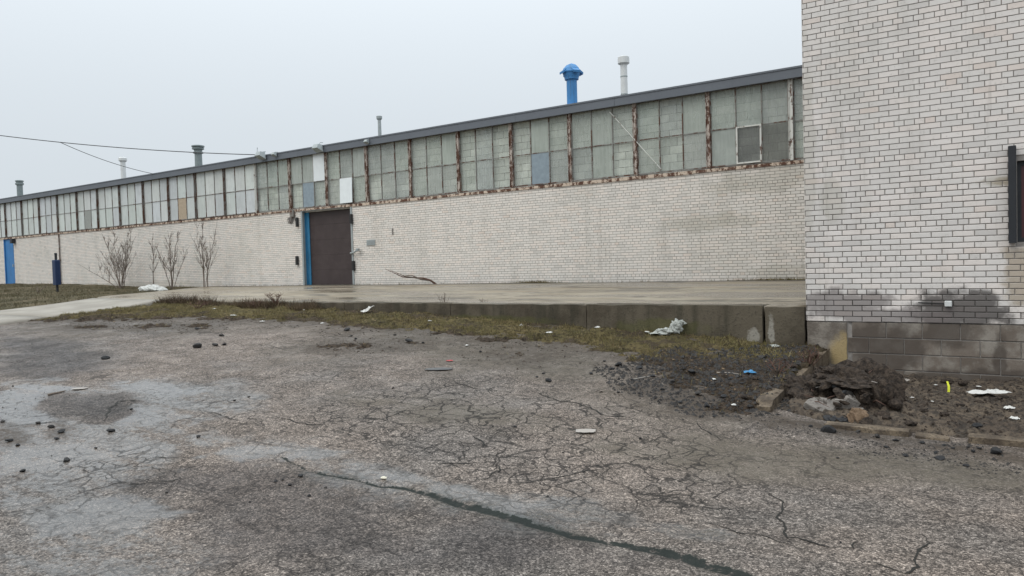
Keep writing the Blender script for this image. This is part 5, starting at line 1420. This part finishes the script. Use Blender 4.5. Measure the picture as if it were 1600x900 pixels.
st = MB(); st.add([(-.012, 0, 0), (.012, 0, 0), (.014, .01, .06), (-.010, .01, .06), (.0, .03, .115), (-.018, .03, .11)], [(0, 1, 2, 3), (3, 2, 4, 5)])
o = st.build('yellow_strip', M['yellow']); o.location = (x, y, soil_or_lot(x, y)); o.rotation_euler = (0, .1, VIEW)
so = o.modifiers.new('thick', 'SOLIDIFY'); so.thickness = .004
tag(o, 'bright yellow plastic strip standing in the soil', 'litter')
for i, (p, lab) in enumerate((((-3.87, 3.94), 'cream pebble beside the dark seam in the foreground'), ((-2.26, 7.17), 'white stone on the soil in front of the kerb end'))):
    me = LM[3].copy(); me.materials.clear(); me.materials.append(M['cream'] if i == 0 else M['paper'])
    o = bpy.data.objects.new('pebble', me); o.scale = (.055 - .0 * i, .04, .035); o.location = (p[0], p[1], soil_or_lot(*p) + .012); link(o); tag(o, lab, 'stone')
# sticks on the lot
for i, (a, c, lab) in enumerate((((-9.0, 3.89), (-9.0, 4.08), 'thin dark stick beside the wet film'), ((-2.8, 8.29), (-2.56, 8.34), 'thin straw stick lying left of the blue wrapper'), ((-3.54, 7.56), (-3.38, 7.91), 'pale straw stick on the soil among lumps'))):
    m = MB(); z1, z2 = soil_or_lot(*a), soil_or_lot(*c)
    mid = ((a[0] + c[0]) / 2 + .02, (a[1] + c[1]) / 2 + .03, (z1 + z2) / 2 + .015)
    m.tube([(a[0], a[1], z1 + .01), mid, (c[0], c[1], z2 + .012)], [.012, .010, .006] if i == 0 else [.006, .005, .003], 6)
    tag(m.build('stick', M['bark'] if i == 0 else M['foam']), lab, 'stick')

# ---- overhead cables to the warehouse fascia
def cable(name, a, b_, sag, r, label):
    A, B = Vector(a), Vector(b_); m = MB(); pts = []
    for i in range(33):
        t_ = i / 32; p = A.lerp(B, t_); p.z -= sag * 4 * t_ * (1 - t_); pts.append(p)
    m.tube(pts, r, 6); return tag(m.build(name, M['wire'], None, True), label, 'cable')
cable('overhead_cable', (-22.75, YL - .13, 5.86), (-39.97, 7.0, 9.1), 0.50, .016, 'dark overhead cable running left from the warehouse fascia')
cable('overhead_cable', (-29.64, YL - .10, 5.80), (-29.16, 13.45, 6.6), .12, .011, 'thinner cable branching down to the warehouse roof edge')
p = MB(); p.tube([(-22.75, YL - .05, 5.75), (-22.75, YL - .14, 5.9), (-22.75, YL - .13, 6.12)], .014, 6); p.lathe([(.03, 5.84), (.04, 5.86), (.04, 5.9), (.03, 5.92)], 8, (-22.75, YL - .13))
wpart(p, 'cable_bracket', M['galv'])
